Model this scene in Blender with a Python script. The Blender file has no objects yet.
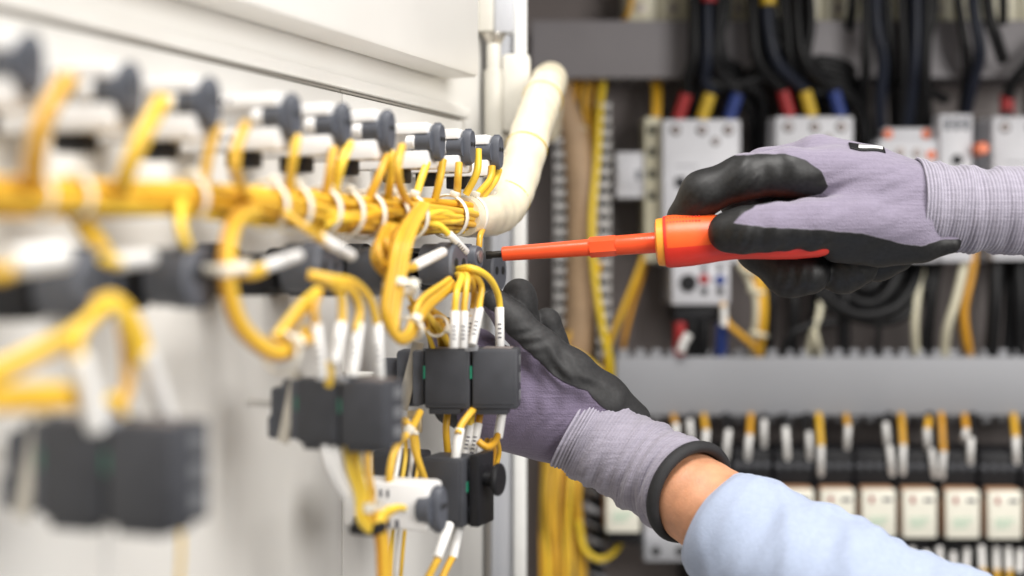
import bpy, bmesh, math, random
import numpy as np
from mathutils import Vector, Matrix

rng = random.Random(7)
S = bpy.context.scene
COL = S.collection
R = math.radians

# ------------------------------------------------------------------ camera, world, lamps, exposure
FPX = 1024 * 50.0 / 36.0          # focal length in pixels
HZ = 262.0                        # row of the horizon
cam_d = bpy.data.cameras.new('camera')
cam = bpy.data.objects.new('camera', cam_d)
COL.objects.link(cam)
cam.rotation_euler = (R(90), 0, 0)
cam_d.lens = 50; cam_d.sensor_width = 36
cam_d.shift_y = (HZ - 288) / 1024.0
cam_d.clip_start = 0.02; cam_d.clip_end = 50
cam_d.dof.use_dof = True
cam_d.dof.focus_distance = 0.915
cam_d.dof.aperture_fstop = 2.5
cam_d.dof.aperture_blades = 0
S.camera = cam

W = bpy.data.worlds.new('World'); S.world = W; W.use_nodes = True
W.node_tree.nodes['Background'].inputs[0].default_value = (1.0, 0.95, 0.89, 1)
W.node_tree.nodes['Background'].inputs[1].default_value = 0.27

def area(name, loc, target, sx, sy, power, color):
    d = bpy.data.lights.new(name, 'AREA'); d.shape = 'RECTANGLE'
    d.size = sx; d.size_y = sy; d.energy = power; d.color = color
    o = bpy.data.objects.new(name, d); COL.objects.link(o)
    o.location = loc
    o.rotation_euler = (Vector(target) - Vector(loc)).to_track_quat('-Z', 'Y').to_euler()
    return o
area('key_softbox', (0.22, 0.20, 1.45), (0.02, 0.95, 0.0), 1.2, 0.8, 38, (1.0, 0.975, 0.94))
area('door_softbox', (1.05, -0.30, 0.42), (-0.25, 0.95, 0.02), 0.8, 0.7, 19, (1.0, 0.975, 0.94))

S.view_settings.view_transform = 'Standard'
S.view_settings.look = 'None'
S.view_settings.exposure = 0.18
S.view_settings.gamma = 1.0
S.cycles.use_denoising = True
S.cycles.max_bounces = 8

# ------------------------------------------------------------------ coordinates
def P(px, py, Y):
    return Vector(((px - 512) / FPX * Y, Y, (HZ - py) / FPX * Y))
ANG = R(-21.05)
NV = Vector((math.cos(ANG), math.sin(ANG), 0))       # out of the door's inner face
HV = Vector((-math.sin(ANG), math.cos(ANG), 0))      # along the door towards its hinge
Q0 = Vector((-0.0842, 0.947, 0))
QN = Q0.dot(NV)
def DP(px, py, n):                                   # a point n metres off the door's inner face
    u = (px - 512) / FPX
    Y = (n + QN) / (u * NV.x + NV.y)
    return P(px, py, Y)
def door_h(v): return (v - Q0).dot(HV)
def DL(n, h, z): return Vector((Q0.x, Q0.y, 0)) + NV * n + HV * h + Vector((0, 0, z))
DROT = Matrix.Rotation(ANG, 4, 'Z')

# ------------------------------------------------------------------ materials
def mat(name, col, rough=0.5, metal=0.0, var=0.06, nscale=60, bump=0.0, bscale=600, coat=0.0, spec=0.5, sheen=0.0, sss=0.0, trans=0.0):
    m = bpy.data.materials.new(name); m.use_nodes = True
    nt = m.node_tree; N = nt.nodes; L = nt.links
    b = N['Principled BSDF']
    tc = N.new('ShaderNodeTexCoord')
    nz = N.new('ShaderNodeTexNoise'); nz.inputs['Scale'].default_value = nscale; nz.inputs['Detail'].default_value = 5
    L.new(tc.outputs['Object'], nz.inputs['Vector'])
    rp = N.new('ShaderNodeValToRGB')
    c = Vector(col)
    rp.color_ramp.elements[0].position = 0.3; rp.color_ramp.elements[1].position = 0.7
    rp.color_ramp.elements[0].color = (*(c * (1 - var)), 1)
    rp.color_ramp.elements[1].color = (*[min(1, x * (1 + var)) for x in c], 1)
    L.new(nz.outputs['Fac'], rp.inputs['Fac'])
    L.new(rp.outputs['Color'], b.inputs['Base Color'])
    b.inputs['Metallic'].default_value = metal
    b.inputs['Specular IOR Level'].default_value = spec
    mr = N.new('ShaderNodeMapRange'); mr.inputs[3].default_value = max(0, rough - 0.07); mr.inputs[4].default_value = min(1, rough + 0.07)
    L.new(nz.outputs['Fac'], mr.inputs[0]); L.new(mr.outputs[0], b.inputs['Roughness'])
    b.inputs['Coat Weight'].default_value = coat
    b.inputs['Sheen Weight'].default_value = sheen
    if sss:
        b.inputs['Subsurface Weight'].default_value = sss
        b.inputs['Subsurface Radius'].default_value = (0.008, 0.003, 0.0015)
        b.inputs['Subsurface Scale'].default_value = 0.6
    if trans: b.inputs['Transmission Weight'].default_value = trans
    if bump:
        n2 = N.new('ShaderNodeTexNoise'); n2.inputs['Scale'].default_value = bscale; n2.inputs['Detail'].default_value = 4
        L.new(tc.outputs['Object'], n2.inputs['Vector'])
        bp = N.new('ShaderNodeBump'); bp.inputs['Strength'].default_value = bump; bp.inputs['Distance'].default_value = 0.0005
        L.new(n2.outputs['Fac'], bp.inputs['Height']); L.new(bp.outputs['Normal'], b.inputs['Normal'])
    return m

M = {}
M['door'] = mat('cream_powder_coat', (0.85, 0.835, 0.80), 0.40, var=0.03, nscale=9, bump=0.12, bscale=900)
M['door_plate'] = mat('pale_grey_sheet', (0.78, 0.765, 0.735), 0.42, var=0.04, nscale=8, bump=0.12, bscale=900)
M['frame'] = mat('grey_frame_steel', (0.50, 0.51, 0.54), 0.4, var=0.04, nscale=12, bump=0.1)
M['frame_white'] = mat('white_frame_edge', (0.85, 0.85, 0.83), 0.35, var=0.02)
M['hinge'] = mat('cream_cast_metal', (0.60, 0.58, 0.52), 0.42, var=0.05, nscale=40, bump=0.15)
M['seam'] = mat('gap_shade_grey', (0.30, 0.28, 0.25), 0.7)  # tone of the shadow line along the plates' top gap
M['panel'] = mat('mounting_plate_grey', (0.20, 0.172, 0.165), 0.55, var=0.12, nscale=5, bump=0.1)
M['cabinet'] = mat('cabinet_grey', (0.45, 0.44, 0.43), 0.5, var=0.05, nscale=6)
M['duct'] = mat('grey_duct_plastic', (0.285, 0.29, 0.31), 0.5, var=0.04, nscale=10)
M['duct_shaded'] = mat('shaded_duct_plastic', (0.24, 0.225, 0.235), 0.55, var=0.08, nscale=10)  # duct grey darkened for the shade under the cabinet roof
M['black'] = mat('black_plastic', (0.011, 0.011, 0.013), 0.5, var=0.2, nscale=40, bump=0.1, spec=0.3)
M['void'] = mat('dark_recess', (0.008, 0.008, 0.008), 0.8)
M['slate'] = mat('slate_plastic', (0.085, 0.092, 0.112), 0.5, var=0.10, nscale=120, bump=0.15, bscale=1500)
M['slate_dark'] = mat('dark_slate_plastic', (0.041, 0.043, 0.051), 0.55, var=0.12, nscale=90, bump=0.2, bscale=1500)
M['white'] = mat('white_plastic', (0.80, 0.79, 0.78), 0.38, var=0.03, nscale=50)
M['white_dev'] = mat('device_white_plastic', (0.53, 0.53, 0.56), 0.42, var=0.04, nscale=40)
M['cream'] = mat('cream_plastic', (0.62, 0.585, 0.44), 0.42, var=0.05, nscale=30)
M['amber'] = mat('amber_plastic', (0.42, 0.24, 0.14), 0.4, var=0.06)
M['yellow'] = mat('yellow_insulation', (0.82, 0.53, 0.050), 0.36, var=0.10, nscale=45, bump=0.08, bscale=300)
M['yellow2'] = mat('old_yellow_insulation', (0.66, 0.36, 0.022), 0.4, var=0.12, nscale=35, bump=0.08, bscale=300)
M['lemon'] = mat('lemon_insulation', (0.82, 0.58, 0.03), 0.38, var=0.07)
M['ferrule'] = mat('white_marker_sleeve', (0.82, 0.81, 0.79), 0.45, var=0.05, nscale=120, bump=0.1)
M['print'] = mat('grey_print', (0.10, 0.10, 0.12), 0.6)
M['tie'] = mat('white_nylon', (0.80, 0.76, 0.66), 0.35, var=0.05, nscale=80)
M['sleeve_wrap'] = mat('cream_wrap_film', (0.74, 0.665, 0.50), 0.32, var=0.07, nscale=70, bump=0.35, bscale=160, coat=0.2)
M['black_wire'] = mat('black_insulation', (0.008, 0.008, 0.009), 0.45, var=0.2, spec=0.25)
M['navy_wire'] = mat('navy_insulation', (0.010, 0.013, 0.024), 0.45, var=0.2, spec=0.3)
M['red'] = mat('red_sleeve', (0.33, 0.020, 0.022), 0.5, var=0.1)
M['blue'] = mat('blue_sleeve', (0.018, 0.042, 0.20), 0.5, var=0.1)
M['yel_sleeve'] = mat('yellow_sleeve', (0.58, 0.39, 0.03), 0.5, var=0.1)
M['orange_dot'] = mat('orange_plastic', (0.75, 0.17, 0.06), 0.4)
M['loom'] = mat('tan_loom_tape', (0.40, 0.27, 0.16), 0.6, var=0.14, nscale=30, bump=0.4, bscale=200)
M['steel'] = mat('zinc_steel', (0.55, 0.52, 0.46), 0.35, metal=0.85, var=0.12, nscale=90)
M['brass'] = mat('dull_brass', (0.52, 0.42, 0.26), 0.4, metal=0.8, var=0.15, nscale=90)
M['screw'] = mat('screw_steel', (0.30, 0.26, 0.25), 0.4, metal=0.7, var=0.25, nscale=300)
M['blade'] = mat('burnished_blade', (0.035, 0.033, 0.03), 0.35, metal=0.5, var=0.3, nscale=200)
M['red_ins'] = mat('red_orange_insulation', (0.86, 0.085, 0.020), 0.30, var=0.05, nscale=60, bump=0.05, bscale=500, coat=0.15)
M['red_grip'] = mat('red_grip_rubber', (0.80, 0.035, 0.018), 0.38, var=0.06, nscale=60, bump=0.12, bscale=700)
M['orange_grip'] = mat('orange_grip_rubber', (0.90, 0.115, 0.020), 0.36, var=0.06, nscale=60, bump=0.12, bscale=700)
M['collar'] = mat('orange_yellow_collar', (0.92, 0.36, 0.04), 0.35, var=0.05)
M['skin'] = mat('warm_skin', (0.56, 0.27, 0.15), 0.5, var=0.16, nscale=90, bump=0.5, bscale=700, sss=0.15)
M['shirt'] = mat('pale_blue_cotton', (0.345, 0.405, 0.54), 0.85, var=0.045, nscale=300, bump=0.7, bscale=900, sheen=0.15)
M['hem'] = mat('black_elastic', (0.016, 0.016, 0.018), 0.75, var=0.2, nscale=200, bump=0.5, bscale=1500)
M['relay_front'] = mat('ivory_plastic', (0.76, 0.74, 0.64), 0.4, var=0.04)
M['lining'] = mat('white_cotton_lining', (0.55, 0.54, 0.54), 0.85, bump=0.4)
M['strip'] = mat('pale_strip_plastic', (0.52, 0.51, 0.50), 0.5, var=0.05)
M['terminal_grey'] = mat('grey_terminal_plastic', (0.155, 0.16, 0.17), 0.5)
M['green'] = mat('green_plastic', (0.02, 0.22, 0.13), 0.4)

for k in ('yellow', 'yellow2', 'black_wire', 'ferrule'):        # no two wires are dyed quite alike
    nt = M[k].node_tree; oi = nt.nodes.new('ShaderNodeObjectInfo'); hsv = nt.nodes.new('ShaderNodeHueSaturation')
    bs_ = nt.nodes['Principled BSDF']; src = bs_.inputs['Base Color'].links[0].from_socket
    a_ = nt.nodes.new('ShaderNodeMapRange'); a_.inputs[3].default_value = 0.485; a_.inputs[4].default_value = 0.508
    c_ = nt.nodes.new('ShaderNodeMapRange'); c_.inputs[3].default_value = 0.82; c_.inputs[4].default_value = 1.10
    nt.links.new(oi.outputs['Random'], a_.inputs[0]); nt.links.new(oi.outputs['Random'], c_.inputs[0])
    nt.links.new(a_.outputs[0], hsv.inputs['Hue']); nt.links.new(c_.outputs[0], hsv.inputs['Value'])
    nt.links.new(src, hsv.inputs['Color']); nt.links.new(hsv.outputs[0], bs_.inputs['Base Color'])

def fabric(name, base, streak, coated, blk=(0.004, 0.013), brough=0.52, bbump=0.16, con=0.095):
    """lavender knit, and where the mesh's coat attribute is high, dipped black nitrile"""
    m = bpy.data.materials.new(name); m.use_nodes = True
    nt = m.node_tree; N = nt.nodes; L = nt.links; b = N['Principled BSDF']
    tc = N.new('ShaderNodeTexCoord')
    n1 = N.new('ShaderNodeTexNoise'); n1.inputs['Scale'].default_value = 380; n1.inputs['Detail'].default_value = 6
    L.new(tc.outputs['Object'], n1.inputs['Vector'])
    mp = N.new('ShaderNodeMapping'); mp.inputs['Rotation'].default_value = streak; mp.inputs['Scale'].default_value = (12, 260, 620)
    L.new(tc.outputs['Object'], mp.inputs['Vector'])
    n2 = N.new('ShaderNodeTexNoise'); n2.inputs['Scale'].default_value = 1.0; n2.inputs['Detail'].default_value = 3
    L.new(mp.outputs[0], n2.inputs['Vector'])
    add = N.new('ShaderNodeMath'); add.operation = 'MULTIPLY_ADD'; add.inputs[1].default_value = 0.6
    L.new(n2.outputs['Fac'], add.inputs[0])
    m5 = N.new('ShaderNodeMath'); m5.operation = 'MULTIPLY'; m5.inputs[1].default_value = 0.4
    L.new(n1.outputs['Fac'], m5.inputs[0]); L.new(m5.outputs[0], add.inputs[2])
    rp = N.new('ShaderNodeValToRGB')
    c = Vector(base)
    rp.color_ramp.elements[0].position = 0.36; rp.color_ramp.elements[1].position = 0.64
    rp.color_ramp.elements[0].color = (*(c * (1 - con)), 1); rp.color_ramp.elements[1].color = (*(c * (1 + con)), 1)
    L.new(add.outputs[0], rp.inputs['Fac'])
    vo = N.new('ShaderNodeTexNoise'); vo.inputs['Scale'].default_value = 900; vo.inputs['Detail'].default_value = 2
    L.new(tc.outputs['Object'], vo.inputs['Vector'])
    hs = N.new('ShaderNodeMath'); hs.operation = 'ADD'
    L.new(vo.outputs['Fac'], hs.inputs[0]); L.new(n2.outputs['Fac'], hs.inputs[1])
    bp = N.new('ShaderNodeBump'); bp.inputs['Strength'].default_value = 0.7; bp.inputs['Distance'].default_value = 0.0006
    L.new(hs.outputs[0], bp.inputs['Height'])
    if not coated:
        ri = N.new('ShaderNodeAttribute'); ri.attribute_name = 'rib'
        mr = N.new('ShaderNodeMapRange'); mr.inputs[1].default_value = -1; mr.inputs[2].default_value = 1; mr.inputs[3].default_value = 0.66; mr.inputs[4].default_value = 1.34
        L.new(ri.outputs['Fac'], mr.inputs[0])
        vm = N.new('ShaderNodeVectorMath'); vm.operation = 'SCALE'; L.new(rp.outputs['Color'], vm.inputs[0]); L.new(mr.outputs[0], vm.inputs['Scale'])
        L.new(vm.outputs[0], b.inputs['Base Color']); L.new(bp.outputs[0], b.inputs['Normal'])
        b.inputs['Roughness'].default_value = 0.85; b.inputs['Sheen Weight'].default_value = 0.3
        return m
    at = N.new('ShaderNodeAttribute'); at.attribute_name = 'coat'
    nb = N.new('ShaderNodeTexNoise'); nb.inputs['Scale'].default_value = 130; nb.inputs['Detail'].default_value = 4
    L.new(tc.outputs['Object'], nb.inputs['Vector'])
    ad = N.new('ShaderNodeMath'); ad.operation = 'MULTIPLY_ADD'; ad.inputs[1].default_value = 0.16; 
    L.new(nb.outputs['Fac'], ad.inputs[0]); L.new(at.outputs['Fac'], ad.inputs[2])
    st = N.new('ShaderNodeMapRange'); st.inputs[1].default_value = 0.55; st.inputs[2].default_value = 0.61; st.clamp = True
    L.new(ad.outputs[0], st.inputs[0])
    nk = N.new('ShaderNodeTexNoise'); nk.inputs['Scale'].default_value = 420; nk.inputs['Detail'].default_value = 6
    L.new(tc.outputs['Object'], nk.inputs['Vector'])
    rk = N.new('ShaderNodeValToRGB')
    rk.color_ramp.elements[0].position = 0.35; rk.color_ramp.elements[1].position = 0.75
    rk.color_ramp.elements[0].color = (blk[0], blk[0], blk[0] * 1.05, 1); rk.color_ramp.elements[1].color = (blk[1], blk[1], blk[1] * 1.05, 1)
    L.new(nk.outputs['Fac'], rk.inputs['Fac'])
    mx = N.new('ShaderNodeMix'); mx.data_type = 'RGBA'
    L.new(st.outputs[0], mx.inputs[0]); L.new(rp.outputs['Color'], mx.inputs[6]); L.new(rk.outputs['Color'], mx.inputs[7])
    L.new(mx.outputs[2], b.inputs['Base Color'])
    ro = N.new('ShaderNodeMapRange'); ro.inputs[3].default_value = 0.85; ro.inputs[4].default_value = brough
    L.new(st.outputs[0], ro.inputs[0]); L.new(ro.outputs[0], b.inputs['Roughness'])
    sh = N.new('ShaderNodeMapRange'); sh.inputs[3].default_value = 0.3; sh.inputs[4].default_value = 0.0
    L.new(st.outputs[0], sh.inputs[0]); L.new(sh.outputs[0], b.inputs['Sheen Weight'])
    b2 = N.new('ShaderNodeBump'); b2.inputs['Strength'].default_value = bbump; b2.inputs['Distance'].default_value = 0.0007
    L.new(nk.outputs['Fac'], b2.inputs['Height'])
    mn = N.new('ShaderNodeMix'); mn.data_type = 'VECTOR'
    L.new(st.outputs[0], mn.inputs[0]); L.new(bp.outputs[0], mn.inputs[4]); L.new(b2.outputs[0], mn.inputs[5])
    b3 = N.new('ShaderNodeBump'); b3.inputs['Strength'].default_value = 0.8; b3.inputs['Distance'].default_value = 0.0008
    L.new(st.outputs[0], b3.inputs['Height']); L.new(mn.outputs[1], b3.inputs['Normal'])
    L.new(b3.outputs[0], b.inputs['Normal'])
    return m
LAV = (0.205, 0.178, 0.245)
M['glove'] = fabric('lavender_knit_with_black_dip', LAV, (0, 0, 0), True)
M['glove_shaded'] = fabric('shaded_lavender_knit_with_black_dip', (0.155, 0.125, 0.195), (0, R(-30), 0), True, (0.017, 0.028), 0.66, 0.15, 0.06)  # lower glove: its shade is put into a darker lavender knit
M['cuff'] = fabric('lavender_rib_knit', (0.275, 0.255, 0.315), (0, 0, R(90)), False)

# ------------------------------------------------------------------ mesh building
class MB:
    def __init__(s): s.v = []; s.f = []; s.m = []
    def add(s, verts, faces, mi=0):
        o = len(s.v); s.v += [Vector(v) for v in verts]
        s.f += [tuple(i + o for i in f) for f in faces]; s.m += [mi] * len(faces)
        return s
    def box(s, c, size, bevel=0.0, mi=0, rot=None, taper=None):
        b = bmesh.new(); bmesh.ops.create_cube(b, size=1.0)
        for v in b.verts: v.co = Vector((v.co.x * size[0], v.co.y * size[1], v.co.z * size[2]))
        if bevel > 0:
            bmesh.ops.bevel(b, geom=b.edges[:], offset=min(bevel, min(size) * 0.45), segments=2, affect='EDGES', profile=0.5)
        b.verts.ensure_lookup_table()
        vs = [v.co.copy() for v in b.verts]; fs = [[v.index for v in f.verts] for f in b.faces]; b.free()
        if taper: vs = [taper(v) for v in vs]
        if rot is not None: vs = [rot @ v for v in vs]
        c = Vector(c)
        return s.add([v + c for v in vs], fs, mi)
    def tube(s, pts, r, seg=10, mi=0, cap=True, smooth_path=True, step=None, ell=None, up=None):
        pts = [Vector(p) for p in pts]
        rr = list(r) if isinstance(r, (list, tuple)) else [r] * len(pts)
        if smooth_path and len(pts) > 2: pts, rr = spline(pts, rr, step or max(min(rr) * 1.2, 0.0015))
        fr = frames(pts, up)
        vs = []; fs = []
        for (T, A, B), p, q in zip(fr, pts, rr):
            ea, eb = ell or (1, 1)
            for k in range(seg):
                t = 2 * math.pi * k / seg
                vs.append(p + A * (math.cos(t) * q * ea) + B * (math.sin(t) * q * eb))
        for i in range(len(pts) - 1):
            for k in range(seg):
                a = i * seg + k; b_ = i * seg + (k + 1) % seg
                fs.append((a, b_, b_ + seg, a + seg))
        if cap:
            fs.append(tuple(range(seg - 1, -1, -1))); n = (len(pts) - 1) * seg
            fs.append(tuple(range(n, n + seg)))
        return s.add(vs, fs, mi)
    def lathe(s, p0, axis, prof, seg=24, mi=0, squash=None, ref=None):
        """prof: (distance along axis, radius)"""
        axis = Vector(axis).normalized(); p0 = Vector(p0)
        A = Vector(ref) if ref else (Vector((0, 0, 1)) if abs(axis.z) < 0.9 else Vector((1, 0, 0)))
        A = (A - axis * A.dot(axis)).normalized(); B = axis.cross(A)
        vs = []; fs = []
        for (d, r) in prof:
            for k in range(seg):
                t = 2 * math.pi * k / seg
                ca, sa = math.cos(t), math.sin(t)
                if squash:
                    e = squash; ca = math.copysign(abs(ca) ** e, ca); sa = math.copysign(abs(sa) ** e, sa)
                vs.append(p0 + axis * d + A * (ca * r) + B * (sa * r))
        for i in range(len(prof) - 1):
            for k in range(seg):
                a = i * seg + k; b_ = i * seg + (k + 1) % seg
                fs.append((a, b_, b_ + seg, a + seg))
        fs.append(tuple(range(seg - 1, -1, -1))); n = (len(prof) - 1) * seg
        fs.append(tuple(range(n, n + seg)))
        return s.add(vs, fs, mi)
    def ring(s, c, axis, Rr, r, seg=20, sub=6, mi=0, e=(1, 1), ref=None, flat=1.0):
        axis = Vector(axis).normalized(); c = Vector(c)
        A = Vector(ref) if ref else (Vector((0, 0, 1)) if abs(axis.z) < 0.9 else Vector((1, 0, 0)))
        A = (A - axis * A.dot(axis)).normalized(); B = axis.cross(A)
        vs = []; fs = []
        for i in range(seg):
            t = 2 * math.pi * i / seg
            d = A * math.cos(t) * e[0] + B * math.sin(t) * e[1]
            dn = d.normalized()
            for j in range(sub):
                q = 2 * math.pi * j / sub
                vs.append(c + d * Rr + dn * (math.cos(q) * r) + axis * (math.sin(q) * r * flat))
        for i in range(seg):
            for j in range(sub):
                a = i * sub + j; b_ = i * sub + (j + 1) % sub
                c2 = ((i + 1) % seg) * sub + (j + 1) % sub; d2 = ((i + 1) % seg) * sub + j
                fs.append((a, d2, c2, b_))
        return s.add(vs, fs, mi)

def spline(pts, rr, step):
    out = []; orr = []
    n = len(pts)
    for i in range(n - 1):
        p0 = pts[max(i - 1, 0)]; p1 = pts[i]; p2 = pts[i + 1]; p3 = pts[min(i + 2, n - 1)]
        k = max(2, min(40, int((p2 - p1).length / step)))
        for j in range(k):
            t = j / k
            out.append(0.5 * ((2 * p1) + (p2 - p0) * t + (2 * p0 - 5 * p1 + 4 * p2 - p3) * t * t + (3 * p1 - p0 - 3 * p2 + p3) * t ** 3))
            orr.append(rr[i] * (1 - t) + rr[i + 1] * t)
    out.append(pts[-1]); orr.append(rr[-1])
    return out, orr
def frames(pts, up=None):
    fr = []; A = None
    for i in range(len(pts)):
        T = (pts[min(i + 1, len(pts) - 1)] - pts[max(i - 1, 0)])
        T = T.normalized() if T.length > 1e-9 else Vector((0, 0, 1))
        if A is None:
            A = Vector(up) if up else (Vector((0, 0, 1)) if abs(T.z) < 0.85 else Vector((1, 0, 0)))
        A = (A - T * A.dot(T)).normalized()
        fr.append((T, A.copy(), T.cross(A)))
    return fr

WM = {}
def thing(name, label, cat, loc=(0, 0, 0), rot=0.0, group=None):
    o = bpy.data.objects.new(name, None); COL.objects.link(o)
    o.empty_display_size = 0.02
    o.location = loc; o.rotation_euler = (0, 0, rot)
    WM[o.name] = Matrix.Translation(Vector(loc)) @ Matrix.Rotation(rot, 4, 'Z')
    tag(o, label, cat, group)
    return o
def tag(o, label=None, cat=None, group=None, kind=None):
    if label: o['label'] = label
    if cat: o['category'] = cat
    if group: o['group'] = group
    if kind: o['kind'] = kind
    return o
def root_of(o):
    while o.parent: o = o.parent
    return o
def build(mb, name, mats, parent=None, world=True, sharp=38):
    """links mb as ONE mesh object; world: its points are in world space"""
    vs = mb.v
    if parent is not None and world:
        r = root_of(parent)
        inv = WM[r.name].inverted() if r.name in WM else Matrix.Identity(4)
        vs = [inv @ v for v in vs]
    me = bpy.data.meshes.new(name); me.from_pydata([tuple(v) for v in vs], [], mb.f)
    ml = mats if isinstance(mats, (list, tuple)) else [mats]
    for k in ml: me.materials.append(M[k])
    me.polygons.foreach_set('material_index', mb.m)
    me.polygons.foreach_set('use_smooth', [True] * len(me.polygons))
    me.update(); me.set_sharp_from_angle(angle=R(sharp))
    o = bpy.data.objects.new(name, me); COL.objects.link(o)
    if parent is not None: o.parent = parent
    return o
def copy_tree(o, parent=None):
    c = o.copy(); COL.objects.link(c); c.parent = parent
    for ch in list(o.children): copy_tree(ch, c)
    return c
def dup(root, loc, rot, label, group=None):
    c = copy_tree(root); c.location = loc; c.rotation_euler = (0, 0, rot); c['label'] = label
    if group: c['group'] = group
    WM[c.name] = Matrix.Translation(Vector(loc)) @ Matrix.Rotation(rot, 4, 'Z')
    return c
def solo(mb, name, mats, label, cat, group=None):
    o = build(mb, name, mats); tag(o, label, cat, group); return o
ORD = ['first', 'second', 'third', 'fourth', 'fifth', 'sixth', 'seventh', 'eighth', 'ninth', 'tenth']

# ------------------------------------------------------------------ the cabinet and its open door
YP = 1.45                                             # the mounting plate
cab = thing('control_cabinet', 'open grey electrical control cabinet with its cream door swung out to the left', 'cabinet', (0.3, 1.3, -0.55))
b = MB(); b.box((0.36, YP + 0.01, -0.1), (0.80, 0.02, 0.96), 0.002); build(b, 'mounting_plate', 'panel', cab)
for xw, yw, dw in ((-0.0265, 1.32, 0.33), (0.775, 1.30, 0.37)):
    b = MB(); b.box((xw, yw, -0.1), (0.012, dw, 0.98), 0.002); build(b, 'side_wall', 'cabinet', cab)
b = MB(); b.box((0.37, 1.30, 0.385), (0.83, 0.37, 0.012), 0.002); build(b, 'roof', 'cabinet', cab)
b = MB(); b.box((0.37, 1.30, -0.585), (0.83, 0.37, 0.012), 0.002); build(b, 'floor_plate', 'cabinet', cab)
b = MB(); b.box((0.37, 1.478, -0.1), (0.83, 0.012, 0.98), 0.002); build(b, 'back_wall', 'cabinet', cab)
post = MB(); post.box((-0.0083, 1.139, -0.1), (0.0184, 0.028, 0.96), 0.0015)
post.box((-0.0145, 1.121, -0.1), (0.0035, 0.009, 0.96), 0.001)
fp = build(post, 'frame_post', 'frame', cab)
b = MB(); b.box((0.0063, 1.134, -0.1), (0.0108, 0.030, 0.955), 0.003); build(b, 'edge_strip', 'frame_white', fp)
b = MB(); b.box((0.37, 1.139, 0.365), (0.75, 0.03, 0.03), 0.002); build(b, 'top_rail', 'frame', cab)

hh = door_h(DP(484, 200, 0)); h0 = -0.78
def dbox(mb, n0, n1, ha, hb, z0, z1, bev=0.001, mi=0):
    return mb.box(DL((n0 + n1) / 2, (ha + hb) / 2, (z0 + z1) / 2), (n1 - n0, hb - ha, z1 - z0), bev, mi, rot=DROT)
d = MB(); dbox(d, -0.022, 0.0, h0, hh, -0.52, 0.36, 0.003); door = build(d, 'door', 'door', cab)
hc = door_h(DP(480, 80, 0.03))
d = MB(); dbox(d, 0.0004, 0.030, h0 + .02, hc, 0.1325, 0.335, 0.0035); build(d, 'stiffener', 'door', door)
hs_ = door_h(DP(342, 90, 0.004)); he = door_h(DP(462, 118, 0.004))
for a_, b_ in ((h0 + .02, hs_ - 0.0006), (hs_ + 0.0006, he)):
    d = MB(); dbox(d, 0.0004, 0.0045, a_, b_, -0.50, 0.1045, 0.001); build(d, 'inner_plate', 'door_plate', door)
    d = MB(); dbox(d, 0.0002, 0.0030, a_ + .0005, b_ - .0005, 0.1053, 0.1069, 0.0003); build(d, 'gap_shade', 'seam', door)  # dark strip standing in for shade in the gap above the plate
d = MB(); dbox(d, 0.0005, 0.0062, h0 + .02, he + 0.012, 0.1074, 0.1155, 0.0016); build(d, 'lip', 'door', door)
# hinge at the top of the post
g = MB()
g.box(P(486, 5, 1.100), (0.0128, 0.020, 0.044), 0.0018)
g.box(P(504.2, 4, 1.098), (0.0148, 0.016, 0.046), 0.001, mi=1)
hg = build(g, 'hinge', ['hinge', 'frame'], door)
g = MB(); g.lathe(P(494, 34, 1.098), (0, 0, -1), [(0, .0095), (.001, .0095), (.007, .006), (.0115, .0045), (.012, .0042)], 20); build(g, 'knuckle', 'steel', hg)
g = MB(); g.lathe(P(493.5, 44, 1.097), (0, 0, -1), [(0, .0052), (.0005, .0055), (.020, .0055), (.0205, .0072), (.0745, .0072), (.075, .0066)], 24); build(g, 'pin', 'hinge', hg)
g = MB(); g.box(P(516, 94, 1.101), (0.0225, 0.016, 0.061), 0.004); g.box(P(505, 141, 1.104), (0.009, 0.012, 0.012), 0.001, mi=1); build(g, 'leaf', ['hinge', 'steel'], hg)

# ------------------------------------------------------------------ upper row of switch blocks on the door
CAPN = 0.075
def spool(t, y0, z0, x0, x1, rn, rz, ry, white=True):
    """a cap with a round neck and a thin upright oval flange with two holes"""
    c = MB(); c.lathe((x0, y0, z0), (1, 0, 0), [(0, rn * .9), (.001, rn), (x1 - x0 - .006, rn), (x1 - x0 - .0045, rn * 1.08)], 24)
    n_ = len(c.v); e = ry / rz
    c.lathe((x1 - .0058, y0 + .0025, z0), (1, 0, 0), [(0, rz * .96), (.0006, rz), (.0050, rz), (.0058, rz * .94)], 32, squash=0.8)
    for k in range(n_, len(c.v)):
        v = c.v[k]; c.v[k] = Vector((v.x, (v.y - y0 - .0025) * e + y0 + .0025, v.z))
    for zz in (-.55, .55): c.box((x1 - .003, y0 + .0025, z0 + rz * math.copysign(1.0, zz)), (.004, ry * .5, .0016), .0005)
    build(c, 'cap', 'slate', t, False)
    for y in (-ry * .36, ry * .44):
        h = MB(); h.lathe((x1 - .0002, y0 + .0025 + y, z0 + rz * .15), (1, 0, 0), [(0, ry * .30), (.0004, ry * .30), (.0006, ry * .25)], 16, squash=None); build(h, 'screw_hole', 'void', t, False)
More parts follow.
